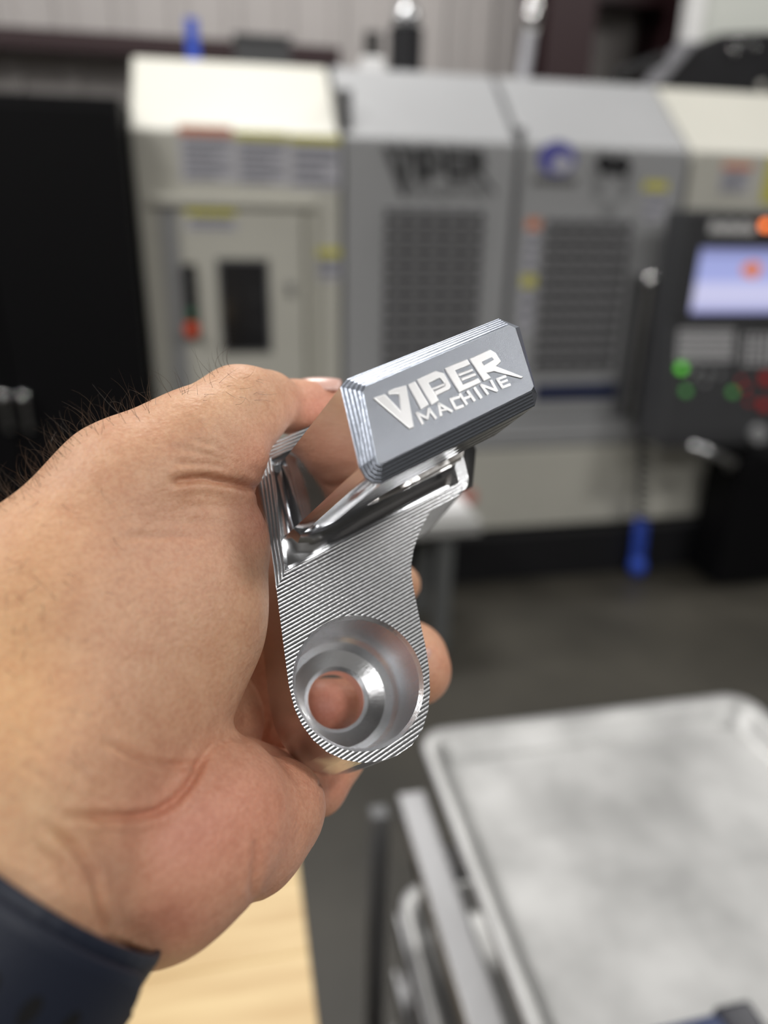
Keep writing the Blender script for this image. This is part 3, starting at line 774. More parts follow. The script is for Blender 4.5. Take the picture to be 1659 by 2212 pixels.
# boss (block that rises from the pocket)
outer_px = [(735, 836), (750, 819), (1077, 688), (1122, 706), (1161, 853), (1155, 877), (822, 1046), (804, 1044), (788, 1033), (776, 1010)]
base_px = [(606, 1003), (640, 985), (905, 862), (950, 860), (990, 955), (985, 1003), (706, 1143), (675, 1155), (650, 1156), (634, 1142)]
inner_px = [(784, 846), (790, 834), (1100, 702), (1113, 708), (1153, 834), (1148, 843), (826, 1001), (820, 1001), (815, 997), (812, 985)]
LO = [onp(*p, TZ - .0032) for p in outer_px]
LI = [onp(*p, TZ) for p in inner_px]
LB = [onp(*p, -PK + .005) for p in base_px]
def flare(L_, d, z): return [z3(p, z) for p in inset(L_, -d)]
bm = bmesh.new()
rings = [flare(LB, .0085, -PK - .0003), flare(LB, .0085, -PK), flare(LB, .0045, -PK + .0009), flare(LB, .0016, -PK + .0026), [tuple(p) for p in LB], [tuple(p) for p in LO], [tuple(p) for p in LI]]
VL = loft(bm, rings, mi=1, mic=0)
bm.faces.ensure_lookup_table()
n = 10
for f in bm.faces:
    vs = set(f.verts)
    for ri in range(len(rings) - 1):
        for i in range(n):
            if vs == {VL[ri][i], VL[ri][(i + 1) % n], VL[ri + 1][i], VL[ri + 1][(i + 1) % n]}:
                if ri == 5: f.material_index = 2
                elif ri == 4: f.material_index = 3 if i == 9 else (4 if i in (6, 7, 8) else (5 if i == 5 else 1)); f.smooth = i in (6, 7, 8)
                else: f.material_index = 4; f.smooth = True
MCUT = metal('milled_cut', (.88, .87, .86), .26, None, nstr=.02)
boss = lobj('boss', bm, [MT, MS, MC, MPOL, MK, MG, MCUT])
# round cut in the lower side of the boss
g0, g1, g2 = np.array(LO[6]), np.array(LO[5]), (np.array(LB[5]) + np.array(LB[6])) / 2
bn = np.cross(g1 - g0, g2 - g0); bn /= np.linalg.norm(bn)
if bn[1] > 0: bn = -bn
def on_bottom(px, py):
    r = ray(px, py); rl = Lm.T @ r; o_ = -(Lm.T @ OR)   # local ray from camera
    t = (g0 - o_).dot(bn) / rl.dot(bn); return o_ + t * rl
qa, qb = on_bottom(822, 1087), on_bottom(1060, 947); qc = (qa + qb) / 2; rc = np.linalg.norm(qa - qb) / 2
print('cut radius', rc, 'centre', qc, 'bn', bn)
rc = .0142
qc = np.array([.0540, 0, .0165]); qc[1] = g0[1] - ((qc[0] - g0[0]) * bn[0] + (qc[2] - g0[2]) * bn[2]) / bn[1]
e1_ = g1 - g0; e1_ /= np.linalg.norm(e1_); e2_ = np.cross(bn, e1_)
up = Matrix(np.array([e1_ * 1.85, e2_, bn]).T.tolist()).to_4x4(); up.translation = Vector(qc)
bm = bmesh.new()
n = 40; jit = [random.Random(5 + k).uniform(-.00022, .00022) for k in range(40)]; rr = [(rc + .0006, .002), (rc + .0005, 0), (rc, -.0007), (rc, -.0052), (rc - .003, -.0056)]
prev = None
for r, z in rr:
    cur = [bm.verts.new(((r + jit[k]) * math.cos(2 * math.pi * k / n), (r + jit[k]) * math.sin(2 * math.pi * k / n), z)) for k in range(n)]
    if prev:
        for k in range(n): bm.faces.new([prev[k], prev[(k + 1) % n], cur[(k + 1) % n], cur[k]])
    else: bm.faces.new(cur)
    prev = cur
bm.faces.new(prev[::-1])
bmesh.ops.transform(bm, matrix=up, verts=bm.verts); bmesh.ops.recalc_face_normals(bm, faces=bm.faces)
for f in bm.faces: f.material_index = 6
cut = lobj('cutter', bm, [MT, MS, MC, MPOL, MK, MG, MCUT])
print('boss faces',len(boss.data.polygons)); boolean(boss, cut); print('after',len(boss.data.polygons))
bevelmod(boss, .0004, 2, 30)
# lettering, raised and bright
def tfn(p):
    px = 780 + p[0] / 4.1475; py = 720 + p[1] / 4.1475
    a = onp(px, py, TZ - .0002); return tuple(a), (a[0], a[1], TZ + .00045)
def hole_letters(bm): vletters(None, bm, VIPER, tfn)
bm = bmesh.new(); vletters(None, bm, VIPER, tfn)
o = lobj('lettering', bm, ML); tag(o, 'bright slanted VIPER lettering'); bevelmod(o, .00028, 2, 30)
bm = bmesh.new(); vletters(None, bm, stroke_quads(MACH), lambda p: (tfn(p)[0], (tfn(p)[1][0], tfn(p)[1][1], TZ + .0003)))
o = lobj('small_lettering', bm, ML); tag(o, 'bright small MACHINE lettering')
bm = bmesh.new()
vletters(None, bm, [RHOLE], lambda p: (tfn(p)[0], (tfn(p)[1][0], tfn(p)[1][1], TZ + .0006)))
o = lobj('letter_counter', bm, MT)

# ------------------------------------------------------------------ the hand
def cp(px, py, Z, r):
    return np.array([(px - CX) / FPX * Z, (CY - py) / FPX * Z, -Z]), r * Z / FPX
h = .0014
LOb = np.array([-.215, -.215, -.345]); HIb = np.array([.035, .065, -.075])
dims = np.ceil((HIb - LOb) / h).astype(int)
ax_ = [LOb[i] + h * np.arange(dims[i]) for i in range(3)]
BIG = 1.0
def field(): return np.full(dims, BIG, np.float32)
def smin(a, b, k):
    hh = np.clip(.5 + .5 * (b - a) / k, 0, 1); return b * (1 - hh) + a * hh - k * hh * (1 - hh)
def add(F, A, ra, B, rb, k):
    pad = max(ra, rb) + k + .010
    lo = np.minimum(A, B) - pad; hi = np.maximum(A, B) + pad
    i0 = np.maximum(0, ((lo - LOb) / h).astype(int)); i1 = np.minimum(dims, ((hi - LOb) / h).astype(int) + 2)
    if (i1 <= i0).any(): return
    X_, Y_, Z_ = np.meshgrid(*[ax_[i][i0[i]:i1[i]].astype(np.float32) for i in range(3)], indexing='ij', sparse=True)
    d = B - A; L2 = max(float(d.dot(d)), 1e-12)
    t = np.clip(((X_ - A[0]) * d[0] + (Y_ - A[1]) * d[1] + (Z_ - A[2]) * d[2]) / L2, 0, 1)
    D = np.sqrt((X_ - A[0] - t * d[0]) ** 2 + (Y_ - A[1] - t * d[1]) ** 2 + (Z_ - A[2] - t * d[2]) ** 2) - (ra + (rb - ra) * t)
    sl = tuple(slice(i0[i], i1[i]) for i in range(3))
    F[sl] = smin(F[sl], D.astype(np.float32), k)
def chain(F, pts, k):
    q = [cp(*p) for p in pts]
    for (A, ra), (B, rb) in zip(q[:-1], q[1:]): add(F, A, ra, B, rb, k)
F = field()
# forearm and wrist
chain(F, [(-500, 2750, .115, 360), (-190, 2270, .137, 285), (10, 1930, .155, 238), (60, 1760, .164, 250)], .012)
# back of the hand / thumb metacarpal
chain(F, [(40, 1780, .166, 235), (-70, 1470, .176, 225), (110, 1275, .190, 178), (285, 1075, .205, 148), (420, 978, .214, 126)], .014)
chain(F, [(420, 978, .214, 126), (520, 888, .226, 91), (578, 868, .236, 69)], .006)
chain(F, [(440, 1010, .212, 100), (496, 985, .216, 76)], .006)
# thenar
TH_ = field()
chain(F, [(60, 1600, .172, 215), (180, 1400, .190, 190), (310, 1270, .203, 150)], .016)
chain(TH_, [(60, 1700, .168, 235), (185, 1610, .180, 200), (305, 1490, .193, 186), (395, 1335, .203, 166), (468, 1185, .211, 116)], .010)
F = smin(F, TH_, .010)
FT = field()
chain(FT, [(560, 872, .238, 62), (640, 880, .252, 57), (700, 874, .262, 52)], .003)
F = smin(F, FT, .0035)
# palm / hypothenar
PA = field()
chain(PA, [(90, 1830, .168, 210), (330, 1842, .180, 200), (440, 1770, .190, 190)], .010)
F = smin(F, PA, .004)
PB = field()
chain(PB, [(440, 1745, .198, 145), (530, 1786, .201, 132), (604, 1742, .208, 100)], .008)
F = smin(F, PB, .004)
# mass of the palm behind
PC = field()
chain(PC, [(100, 1600, .19, 200), (300, 1500, .225, 190), (440, 1560, .240, 130)], .012)
chain(PC, [(200, 1450, .21, 190), (400, 1260, .255, 130)], .012)
chain(PC, [(440, 1300, .262, 105), (540, 1450, .276, 80), (560, 1620, .268, 90)], .010)
F = smin(F, PC, .008)
# fingers curling behind the bracket
FING = [
    [(400, 1230, .270, 95), (560, 1150, .300, 72), (760, 1190, .312, 60), (868, 1262, .300, 42)],
    [(420, 1330, .275, 95), (580, 1310, .305, 74), (780, 1370, .312, 66), (885, 1425, .284, 78), (900, 1448, .274, 76)],
    [(440, 1470, .270, 92), (560, 1530, .278, 66), (640, 1540, .270, 60), (697, 1528, .2570, 56), (760, 1512, .264, 50)],
    [(520, 1690, .222, 95), (625, 1700, .240, 70), (690, 1705, .252, 52), (745, 1640, .260, 46)]]
for ch in FING:
    G = field(); chain(G, ch, .004); F = smin(F, G, .0025)
# keep the flesh outside the bracket (contact, no clipping)
X_, Y_, Z_ = np.meshgrid(*[a.astype(np.float32) for a in ax_], indexing='ij', sparse=True)
lx = (X_ - OR[0]) * Uv[0] + (Y_ - OR[1]) * Uv[1] + (Z_ - OR[2]) * Uv[2]
ly = (X_ - OR[0]) * Vv[0] + (Y_ - OR[1]) * Vv[1] + (Z_ - OR[2]) * Vv[2]
lz = (X_ - OR[0]) * N[0] + (Y_ - OR[1]) * N[1] + (Z_ - OR[2]) * N[2]
idx = np.where((np.abs(F) < .012).ravel() & (lz.ravel() > -TH - .008) & (lz.ravel() < TZ))[0]
qx = lx.ravel()[idx]; qy = ly.ravel()[idx]; qz = lz.ravel()[idx]
def polysd(qx, qy, P):
    d = np.full(qx.shape, 1e9); inside = np.zeros(qx.shape, bool); n = len(P)
    for i in range(n):
        a = P[i]; b = P[(i + 1) % n]; e = b - a
        t = np.clip(((qx - a[0]) * e[0] + (qy - a[1]) * e[1]) / e.dot(e), 0, 1)
        d = np.minimum(d, (qx - a[0] - t * e[0]) ** 2 + (qy - a[1] - t * e[1]) ** 2)
        c = ((a[1] > qy) != (b[1] > qy)) & (qx < (b[0] - a[0]) * (qy - a[1]) / (b[1] - a[1] + 1e-12) + a[0])
        inside ^= c
    return np.where(inside, -1, 1) * np.sqrt(d)
sd2 = polysd(qx, qy, outline)
hr = np.hypot(qx, qy)
sd2 = np.maximum(sd2, -(hr - RH + .0) if True else sd2)            # the through hole stays open for the finger pad
sdz = np.maximum(qz - 0.0, -(qz + TH))
sdb = np.where((sd2 > 0) & (sdz > 0), np.hypot(sd2, sdz), np.maximum(sd2, sdz))
lb2 = [np.array(p[:2]) for p in LB]
sh = (sum(np.array(p[:2]) for p in LO) - sum(lb2)) / 10
sdB = np.maximum(polysd(qx - sh[0] * qz / TZ, qy - sh[1] * qz / TZ, lb2), -qz)
Ff = F.ravel(); Ff[idx] = np.maximum(Ff[idx], -(np.minimum(sdb, sdB) - .0003)); F = Ff.reshape(dims)

def surface_nets(F):
    s = F < 0
    nx, ny, nz = F.shape
    c = np.zeros((nx - 1, ny - 1, nz - 1), np.int8)
    for dx in (0, 1):
        for dy in (0, 1):
            for dz in (0, 1):
                c += s[dx:nx - 1 + dx, dy:ny - 1 + dy, dz:nz - 1 + dz]
    act = (c > 0) & (c < 8)
    I = np.argwhere(act); vid = np.full(act.shape, -1, np.int32); vid[act] = np.arange(len(I))
    acc = np.zeros((len(I), 3)); cnt = np.zeros(len(I))
    corners = [(a, b, c_) for a in (0, 1) for b in (0, 1) for c_ in (0, 1)]
    for i, p in enumerate(corners):
        for j, q in enumerate(corners):
            if j <= i or sum(abs(a - b) for a, b in zip(p, q)) != 1: continue
            fa = F[I[:, 0] + p[0], I[:, 1] + p[1], I[:, 2] + p[2]]; fb = F[I[:, 0] + q[0], I[:, 1] + q[1], I[:, 2] + q[2]]
            m = (fa < 0) != (fb < 0)
            t = np.where(m, fa / np.where(m, fa - fb, 1), 0)
            P = np.array(p) + t[:, None] * (np.array(q) - np.array(p))
            acc[m] += P[m]; cnt[m] += 1
    V = I + acc / cnt[:, None]
    quads = []
    for axis in range(3):
        a = [slice(None)] * 3; b = [slice(None)] * 3
        a[axis] = slice(0, -1); b[axis] = slice(1, None)
        sa = s[tuple(a)]; sb = s[tuple(b)]
        E = np.argwhere(sa != sb)
        o1, o2 = [(1, 2), (2, 0), (0, 1)][axis]
        ok = (E[:, o1] > 0) & (E[:, o2] > 0) & (E[:, o1] < F.shape[o1] - 1) & (E[:, o2] < F.shape[o2] - 1); E = E[ok]
        def g(d1, d2):
            e = E.copy(); e[:, o1] -= d1; e[:, o2] -= d2; return vid[e[:, 0], e[:, 1], e[:, 2]]
        q = np.stack([g(0, 0), g(1, 0), g(1, 1), g(0, 1)], 1)
        flip = sa[E[:, 0], E[:, 1], E[:, 2]]
        q[~flip] = q[~flip][:, ::-1]
        quads.append(q)
    return V, np.concatenate(quads)
V, Qd = surface_nets(F)
V = LOb + V * h
def smooth(V, Qd, it, lam=.5):
    E = np.concatenate([Qd[:, [0, 1]], Qd[:, [1, 2]], Qd[:, [2, 3]], Qd[:, [3, 0]]]); n = len(V)
    for k in range(it):
        a = np.zeros_like(V); c = np.zeros(n)
        for j in range(3): a[:, j] = np.bincount(E[:, 0], V[E[:, 1], j], n) + np.bincount(E[:, 1], V[E[:, 0], j], n)
        c = np.bincount(E[:, 0], minlength=n) + np.bincount(E[:, 1], minlength=n)
        V = V + lam * (a / c[:, None] - V)
    return V
V = smooth(V, Qd, 3)
# drop small islands: keep the largest connected piece
def build(V, Q):
    me = bpy.data.meshes.new('hand'); me.vertices.add(len(V)); me.vertices.foreach_set('co', V.astype(np.float32).ravel())
    me.loops.add(len(Q) * 4); me.loops.foreach_set('vertex_index', Q.astype(np.int32).ravel())
    me.polygons.add(len(Q)); me.polygons.foreach_set('loop_start', np.arange(0, len(Q) * 4, 4, dtype=np.int32))
    me.polygons.foreach_set('loop_total', np.full(len(Q), 4, np.int32)); me.update(calc_edges=True); return me
lab = np.arange(len(V))
for _ in range(400):
    m = lab[Qd].min(1); new = lab.copy()
    for j in range(4): np.minimum.at(new, Qd[:, j], m)
    new = new[new]
    if (new == lab).all(): break
    lab = new
u, c = np.unique(lab, return_counts=True); keep = lab == u[c.argmax()]
print('hand verts', len(V), 'islands', len(u), sorted(c)[-4:])
mp_ = np.full(len(V), -1); mp_[keep] = np.arange(keep.sum()); Qd = mp_[Qd[keep[Qd[:, 0]]]]; V = V[keep]
me = build(V, Qd)
tmp = bpy.data.objects.new('tmp', me); COL.objects.link(tmp); sb = tmp.modifiers.new('s', 'SUBSURF'); sb.levels = 1; sb.render_levels = 1
bpy.context.view_layer.update(); dg = bpy.context.evaluated_depsgraph_get()
me2 = bpy.data.meshes.new_from_object(tmp.evaluated_get(dg), depsgraph=dg); bpy.data.objects.remove(tmp)
n = len(me2.vertices); co = np.empty(n * 3, np.float32); me2.vertices.foreach_get('co', co); co = co.reshape(-1, 3).astype(float)
no = np.empty(n * 3, np.float32); me2.vertices.foreach_get('normal', no); no = no.reshape(-1, 3).astype(float)
ppx = CX + FPX * co[:, 0] / -co[:, 2]; ppy = CY - FPX * co[:, 1] / -co[:, 2]
vd = co / np.linalg.norm(co, axis=1)[:, None]; facing = -(no * vd).sum(1)
# creases: pixel path, width (px), depth (mm)
CREASES = [
    ([(366, 1042), (400, 1036), (450, 1033), (490, 1042), (530, 1052), (562, 1060)], 9, 1.7),
    ([(450, 1000), (500, 1020), (540, 1050)], 9, .35), ([(360, 960), (420, 975), (480, 990), (530, 1012)], 8, .25),
    ([(380, 1000), (430, 1003), (480, 1010)], 7, .25), ([(400, 945), (460, 962), (510, 985)], 7, .2),
    ([(650, 850), (655, 880), (648, 920)], 7, .7),
    ([(230, 1600), (300, 1636), (350, 1652), (400, 1655), (432, 1648)], 8, .9),
    ([(150, 1762), (230, 1765), (300, 1764), (340, 1754), (380, 1728), (412, 1690), (430, 1655), (455, 1610)], 9, 1.7),
    ([(380, 1094), (440, 1092), (500, 1096), (540, 1110)], 7, .2), ([(250, 1160), (380, 1158), (450, 1160)], 9, .25),
    ([(370, 1130), (450, 1128), (520, 1135)], 7, .15),
    ([(545, 1950), (548, 1900), (556, 1850), (552, 1810)], 9, .7),
    ([(180, 1700), (120, 1650), (60, 1600), (0, 1560)], 8, .15), ([(100, 1780), (160, 1830), (200, 1890), (215, 1960), (235, 2030)], 9, 1.0),
    ([(70, 1820), (130, 1870), (160, 1930)], 9, .4), ([(180, 1780), (230, 1830), (280, 1860)], 7, .25),
    ([(200, 1755), (250, 1810), (300, 1850)], 7, .2), ([(250, 1700), (200, 1690), (150, 1640)], 7, .2),
    ([(30, 1640), (110, 1690), (170, 1750)], 8, .2), ([(460, 1610), (500, 1590), (540, 1600)], 8, .4),
    ([(688, 1700), (705, 1680), (720, 1676)], 6, .5),
    ([(232, 2030), (262, 2044), (330, 2080)], 8, .5)]
disp = np.zeros(n)
for pts, wpx, dmm in CREASES:
    P = np.array(pts, float)
    lo, hi = P.min(0) - 30, P.max(0) + 30
    m = np.where((ppx > lo[0]) & (ppx < hi[0]) & (ppy > lo[1]) & (ppy < hi[1]) & (facing > -.1) & (-co[:, 2] < .235))[0]
    best = np.full(len(m), 1e9); tpar = np.zeros(len(m)); tot = len(P) - 1
    for i in range(tot):
        a, b = P[i], P[i + 1]; e = b - a
        t = np.clip(((ppx[m] - a[0]) * e[0] + (ppy[m] - a[1]) * e[1]) / e.dot(e), 0, 1)
        d = np.hypot(ppx[m] - a[0] - t * e[0], ppy[m] - a[1] - t * e[1]); s_ = d < best
        best[s_] = d[s_]; tpar[s_] = (i + t[s_]) / tot
    fade = np.clip(np.minimum(tpar, 1 - tpar) * 6 + .15, 0, 1)
    disp[m] -= dmm * .001 * np.exp(-(best / wpx) ** 2) * fade
    disp[m] += dmm * .00035 * np.exp(-((best - wpx * 2.2) / (wpx * 1.3)) ** 2) * fade
# soft lumps (knuckle pad, tendons)
for px, py, s_, a in ((505, 1012, 32, .9), (300, 1900, 80, .8), (360, 2010, 45, -.8), (250, 2000, 60, -.6), (420, 860, 60, .5), (545, 1120, 40, .6), (140, 1950, 60, .5)):
    m = (facing > 0) & (-co[:, 2] < .235); g = np.exp(-((ppx - px) ** 2 + (ppy - py) ** 2) / s_ ** 2); disp += np.where(m, g * a * .001, 0)
co2 = co + no * disp[:, None]
# colour of the skin
col = np.tile(np.array([.560, .330, .215]), (n, 1))
def blend(px, py, sx, sy, c, a):
    g = a * np.exp(-((ppx - px) / sx) ** 2 - ((ppy - py) / sy) ** 2); col[:] = col * (1 - g[:, None]) + np.array(c) * g[:, None]
blend(20, 1500, 160, 420, (.560, .345, .175), .7); blend(80, 1800, 150, 120, (.50, .33, .19), .6)
blend(430, 1800, 200, 170, (.60, .27, .20), .8); blend(560, 1730, 130, 140, (.58, .27, .19), .7)
blend(380, 1990, 90, 60, (.42, .16, .12), .55); blend(690, 880, 70, 70, (.66, .30, .23), .75); blend(560, 1000, 60, 90, (.62, .30, .22), .55)
blend(480, 860, 110, 60, (.62, .40, .25), .5); blend(420, 1180, 160, 100, (.57, .32, .23), .4); blend(560, 1130, 50, 60, (.60, .26, .20), .5)
blend(710, 1530, 90, 90, (.52, .20, .16), .8); blend(730, 1700, 60, 60, (.60, .27, .20), .6); blend(960, 1440, 60, 90, (.60, .30, .21), .6)
blend(220, 1880, 70, 50, (.42, .24, .17), .5)
# creases are a touch darker and redder
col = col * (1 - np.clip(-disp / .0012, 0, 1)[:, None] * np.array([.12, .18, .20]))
col = np.clip(col * np.array([1.30, 1.33, 1.30]), 0, 1)
wco = c2w(co2)
me2.vertices.foreach_set('co', wco.astype(np.float32).ravel())
ca = me2.color_attributes.new('tone', 'FLOAT_COLOR', 'POINT'); ca.data.foreach_set('color', np.c_[col, np.ones(n)].astype(np.float32).ravel())
me2.update()
sk = bpy.data.materials.new('skin'); sk.use_nodes = True; nt = sk.node_tree; b_ = nt.nodes['Principled BSDF']; L_ = nt.links
at = nt.nodes.new('ShaderNodeAttribute'); at.attribute_name = 'tone'
tc = nt.nodes.new('ShaderNodeTexCoord')
def nnoise(sc, det=4, rough=.6):
    q = nt.nodes.new('ShaderNodeTexNoise'); q.inputs['Scale'].default_value = sc; q.inputs['Detail'].default_value = det; q.inputs['Roughness'].default_value = rough
    L_.new(tc.outputs['Object'], q.inputs['Vector']); return q.outputs[0]
mix = nt.nodes.new('ShaderNodeMix'); mix.data_type = 'RGBA'; mix.blend_type = 'MULTIPLY'; mix.inputs[0].default_value = 1
rp = nt.nodes.new('ShaderNodeValToRGB'); rp.color_ramp.elements[0].position = .3; rp.color_ramp.elements[1].position = .72
rp.color_ramp.elements[0].color = (.88, .80, .78, 1); rp.color_ramp.elements[1].color = (1.0, 1.0, 1.0, 1)
L_.new(nnoise(160), rp.inputs[0]); L_.new(at.outputs['Color'], mix.inputs[6]); L_.new(rp.outputs[0], mix.inputs[7])
mix2 = nt.nodes.new('ShaderNodeMix'); mix2.data_type = 'RGBA'; mix2.blend_type = 'MULTIPLY'; mix2.inputs[0].default_value = 1
rp2 = nt.nodes.new('ShaderNodeValToRGB'); rp2.color_ramp.elements[0].position = .35; rp2.color_ramp.elements[1].position = .6
rp2.color_ramp.elements[0].color = (.92, .86, .84, 1); rp2.color_ramp.elements[1].color = (1, 1, 1, 1)
L_.new(nnoise(900, 2), rp2.inputs[0]); L_.new(mix.outputs[2], mix2.inputs[6]); L_.new(rp2.outputs[0], mix2.inputs[7])
L_.new(mix2.outputs[2], b_.inputs['Base Color'])
b_.inputs['Roughness'].default_value = .48; b_.inputs['Specular IOR Level'].default_value = .4
b_.inputs['Subsurface Weight'].default_value = .25; b_.inputs['Subsurface Radius'].default_value = (1, .35, .18); b_.inputs['Subsurface Scale'].default_value = .0025
vo = nt.nodes.new('ShaderNodeTexVoronoi'); vo.inputs['Scale'].default_value = 1100; L_.new(tc.outputs['Object'], vo.inputs['Vector'])
bA = nt.nodes.new('ShaderNodeBump'); bA.inputs['Strength'].default_value = .28; bA.inputs['Distance'].default_value = .00025; L_.new(vo.outputs['Distance'], bA.inputs['Height'])
bB = nt.nodes.new('ShaderNodeBump'); bB.inputs['Strength'].default_value = .6; bB.inputs['Distance'].default_value = .0007; L_.new(nnoise(260, 5, .65), bB.inputs['Height'])
mpn = nt.nodes.new('ShaderNodeMapping'); mpn.inputs['Scale'].default_value = (.35, .35, 1.6); L_.new(tc.outputs['Object'], mpn.inputs[0])
ln = nt.nodes.new('ShaderNodeTexNoise'); ln.inputs['Scale'].default_value = 520; ln.inputs['Detail'].default_value = 3; L_.new(mpn.outputs[0], ln.inputs['Vector'])
bC = nt.nodes.new('ShaderNodeBump'); bC.inputs['Strength'].default_value = .4; bC.inputs['Distance'].default_value = .0004; L_.new(ln.outputs[0], bC.inputs['Height'])
L_.new(bA.outputs[0], bC.inputs['Normal']); L_.new(bC.outputs[0], bB.inputs['Normal']); L_.new(bB.outputs[0], b_.inputs['Normal'])
hand = obj('hand', me2, sk, smooth=True)
tag(hand, "person's bare left hand and wrist gripping the machined bracket with thumb on top", 'hand')

# nails
def nail(name, cpos, nrm, along, L, Wd, m):
    nrm = np.array(nrm, float); nrm /= np.linalg.norm(nrm); along = np.array(along, float); along -= along.dot(nrm) * nrm; along /= np.linalg.norm(along); sd = np.cross(nrm, along)
    bm = bmesh.new(); g = []
    for i in range(9):
        row = []
        for j in range(9):
            u = i / 8 * 2 - 1; v = j / 8 * 2 - 1
            s = math.sqrt(max(0, 1 - (abs(u) ** 3) * .55))
            row.append(bm.verts.new(Vector(c2w(cpos + along * u * L / 2 + sd * v * Wd / 2 * s - nrm * (v * v * Wd * .22 + (u * u) * L * .04)))))
        g.append(row)
    for i in range(8):
        for j in range(8): bm.faces.new([g[i][j], g[i + 1][j], g[i + 1][j + 1], g[i][j + 1]])
    o = obj(name, bm, m, hand, smooth=True); md = o.modifiers.new('s', 'SOLIDIFY'); md.thickness = .0005; return o
nm = mat('nail', (.72, .45, .38), .25, spec=.6)
A, r = cp(692, 868, .260, 52)
nail('fingernail', A + np.array([.0008, .0080, .0032]), (.05, .95, .35), (.95, -.05, -.2), .0135, .013, nm)
A, r = cp(893, 1436, .274, 76)
nail('fingernail', A + np.array([.0035, .0015, .0118]), (.25, .1, .95), (.2, -1, .1), .012, .011, nm)

# hairs
rng = np.random.default_rng(4)
hb = bmesh.new()
def strand(p, d, L, bend, r0):
    pts = []; q = p.copy(); d = d / np.linalg.norm(d); k = 6
    for i in range(k):
        pts.append(Vector(c2w(q))); q = q + d * L / (k - 1); d = d + bend / (k - 1); d /= np.linalg.norm(d)
    tube(hb, pts, [r0 * (1 - .8 * i / (k - 1)) for i in range(k)], 3, cap=False)
up2 = np.array([-.62, .72, .0])
edge = np.where((facing > -.15) & (facing < .55) & (no @ up2 > .35) & (ppx > -40) & (ppx < 500) & (ppy < 1300) & (ppy > 780))[0]
wt = np.where(ppx[edge] < 330, 1.0, .25); wt /= wt.sum()
for i in rng.choice(edge, 260, replace=False, p=wt):
    dr = no[i] * .75 + np.array([-.35, .55, .15]) + rng.normal(0, .33, 3)
    strand(co2[i], dr, rng.uniform(.004, .0115), rng.normal(0, 1.1, 3) + np.array([.5, .5, 0]), .000045)
face = np.where((facing > .35) & (ppx > -20) & (ppx < 250) & (ppy > 1050) & (ppy < 1650))[0]
for i in rng.choice(face, 70, replace=False):
    strand(co2[i], no[i] * .25 + np.array([.1, -.9, .1]) + rng.normal(0, .35, 3), rng.uniform(.004, .009), rng.normal(0, .6, 3), .00004)
face = np.where((facing > .2) & (ppx > 380) & (ppx < 560) & (ppy > 800) & (ppy < 880))[0]
for i in rng.choice(face, 22, replace=False):
    strand(co2[i], no[i] * .3 + np.array([.7, -.1, .1]) + rng.normal(0, .35, 3), rng.uniform(.004, .008), rng.normal(0, .6, 3), .00004)
face = np.where((facing > -.2) & (ppx > 880) & (ppx < 905) & (ppy > 1215) & (ppy < 1320))[0]
if len(face):
    for i in rng.choice(face, min(8, len(face)), replace=False):
        strand(co2[i], no[i] + np.array([.8, 0, 0]), .003, rng.normal(0, .5, 3), .00004)
o = obj('arm_hair', hb, mat('dark_hair', (.07, .045, .028), .4), hand); o['kind'] = 'stuff'

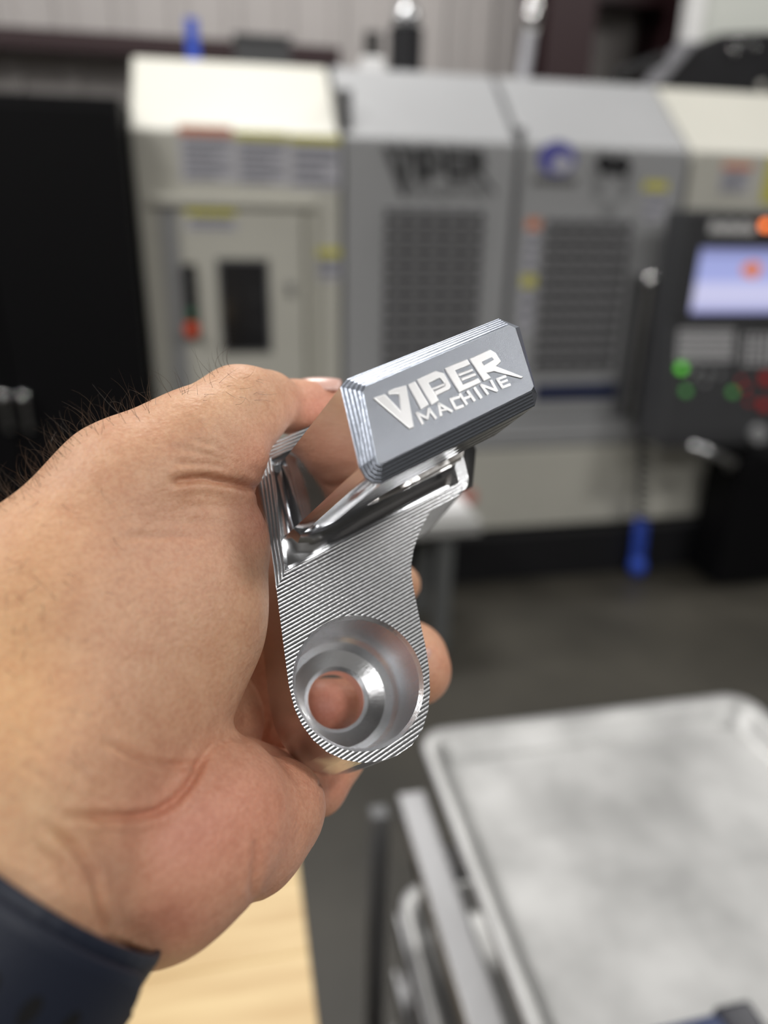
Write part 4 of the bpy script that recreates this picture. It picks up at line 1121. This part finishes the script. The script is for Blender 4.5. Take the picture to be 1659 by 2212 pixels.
# ------------------------------------------------------------------ watch band
wb = empty('watch_band', c2w(cp(20, 1990, .157, 1)[0])); tag(wb, 'dark navy rubber watch band with punched holes around the wrist', 'watch')
Cw = cp(-6, 1985, .157, 1)[0]; Aw = np.array([-.50, -.70, .40]); Aw /= np.linalg.norm(Aw)
E1 = np.array([.81, -.58, 0.]); E1 -= E1.dot(Aw) * Aw; E1 /= np.linalg.norm(E1); E2 = np.cross(Aw, E1); 
if E2[2] < 0: E2 = -E2
rub = mat('navy_rubber', (.014, .018, .032), .5, spec=.35, bump=.05, bscale=900)
def band(name, a0, a1, ra, rb, th, w0, w1, m, taper=False):
    bm = bmesh.new(); prev = None; K = 48
    for k in range(K + 1):
        a = math.radians(a0 + (a1 - a0) * k / K)
        ce = E1 * math.cos(a) * ra + E2 * math.sin(a) * rb
        nn = E1 * math.cos(a) / ra + E2 * math.sin(a) / rb; nn /= np.linalg.norm(nn)
        e_ = 0
        if taper:
            u = k / K; e_ = (w1 - w0) / 2 * (1 - math.sqrt(max(0, 1 - max(0, 1 - u / .10) ** 2)))
        sec = [(w0 + e_ + .001, 0), (w0 + e_, th * .4), (w0 + e_ + .0006, th * .85), (w0 + e_ + .0022, th), (w1 - e_ - .0022, th), (w1 - e_ - .0006, th * .85), (w1 - e_, th * .4), (w1 - e_ - .001, 0)]
        cur = [bm.verts.new(Vector(c2w(Cw + ce + nn * z + Aw * x))) for x, z in sec]
        if prev:
            for i in range(8): bm.faces.new([prev[i], prev[(i + 1) % 8], cur[(i + 1) % 8], cur[i]])
        else: bm.faces.new(cur)
        prev = cur
    bm.faces.new(prev[::-1])
    return obj(name, bm, m, wb, smooth=False)
RA, RBn = .0312, .0345
o = band('inner_strap', -180, 180, RA, RBn, .0022, -.013, .014, rub); bevelmod(o, .0004)
o = band('outer_strap', 18, 175, RA + .0024, RBn + .0024, .0022, -.0105, .0115, rub, taper=True); bevelmod(o, .0004)
hm = mat('hole_dark', (.001, .001, .002), .8)
for ang, w_ in ((62, .0105), (48, .0125), (76, .0105), (90, .0105), (104, .0105)):
    a = math.radians(ang); ce = E1 * math.cos(a) * (RA + .0024) + E2 * math.sin(a) * (RBn + .0024)
    nn = E1 * math.cos(a) / RA + E2 * math.sin(a) / RBn; nn /= np.linalg.norm(nn); tt = np.cross(nn, Aw)
    bm = bmesh.new(); ring0 = []; 
    for z, k_ in ((.0023, 1.0), (.0012, .92)):
        ring0.append([bm.verts.new(Vector(c2w(Cw + ce + Aw * .0005 + nn * z + Aw * math.cos(2 * math.pi * q / 20) * .0026 * k_ + tt * math.sin(2 * math.pi * q / 20) * .0017 * k_))) for q in range(20)])
    for q in range(20): bm.faces.new([ring0[0][q], ring0[0][(q + 1) % 20], ring0[1][(q + 1) % 20], ring0[1][q]])
    bm.faces.new(ring0[0])
    obj('strap_hole', bm, hm, wb)
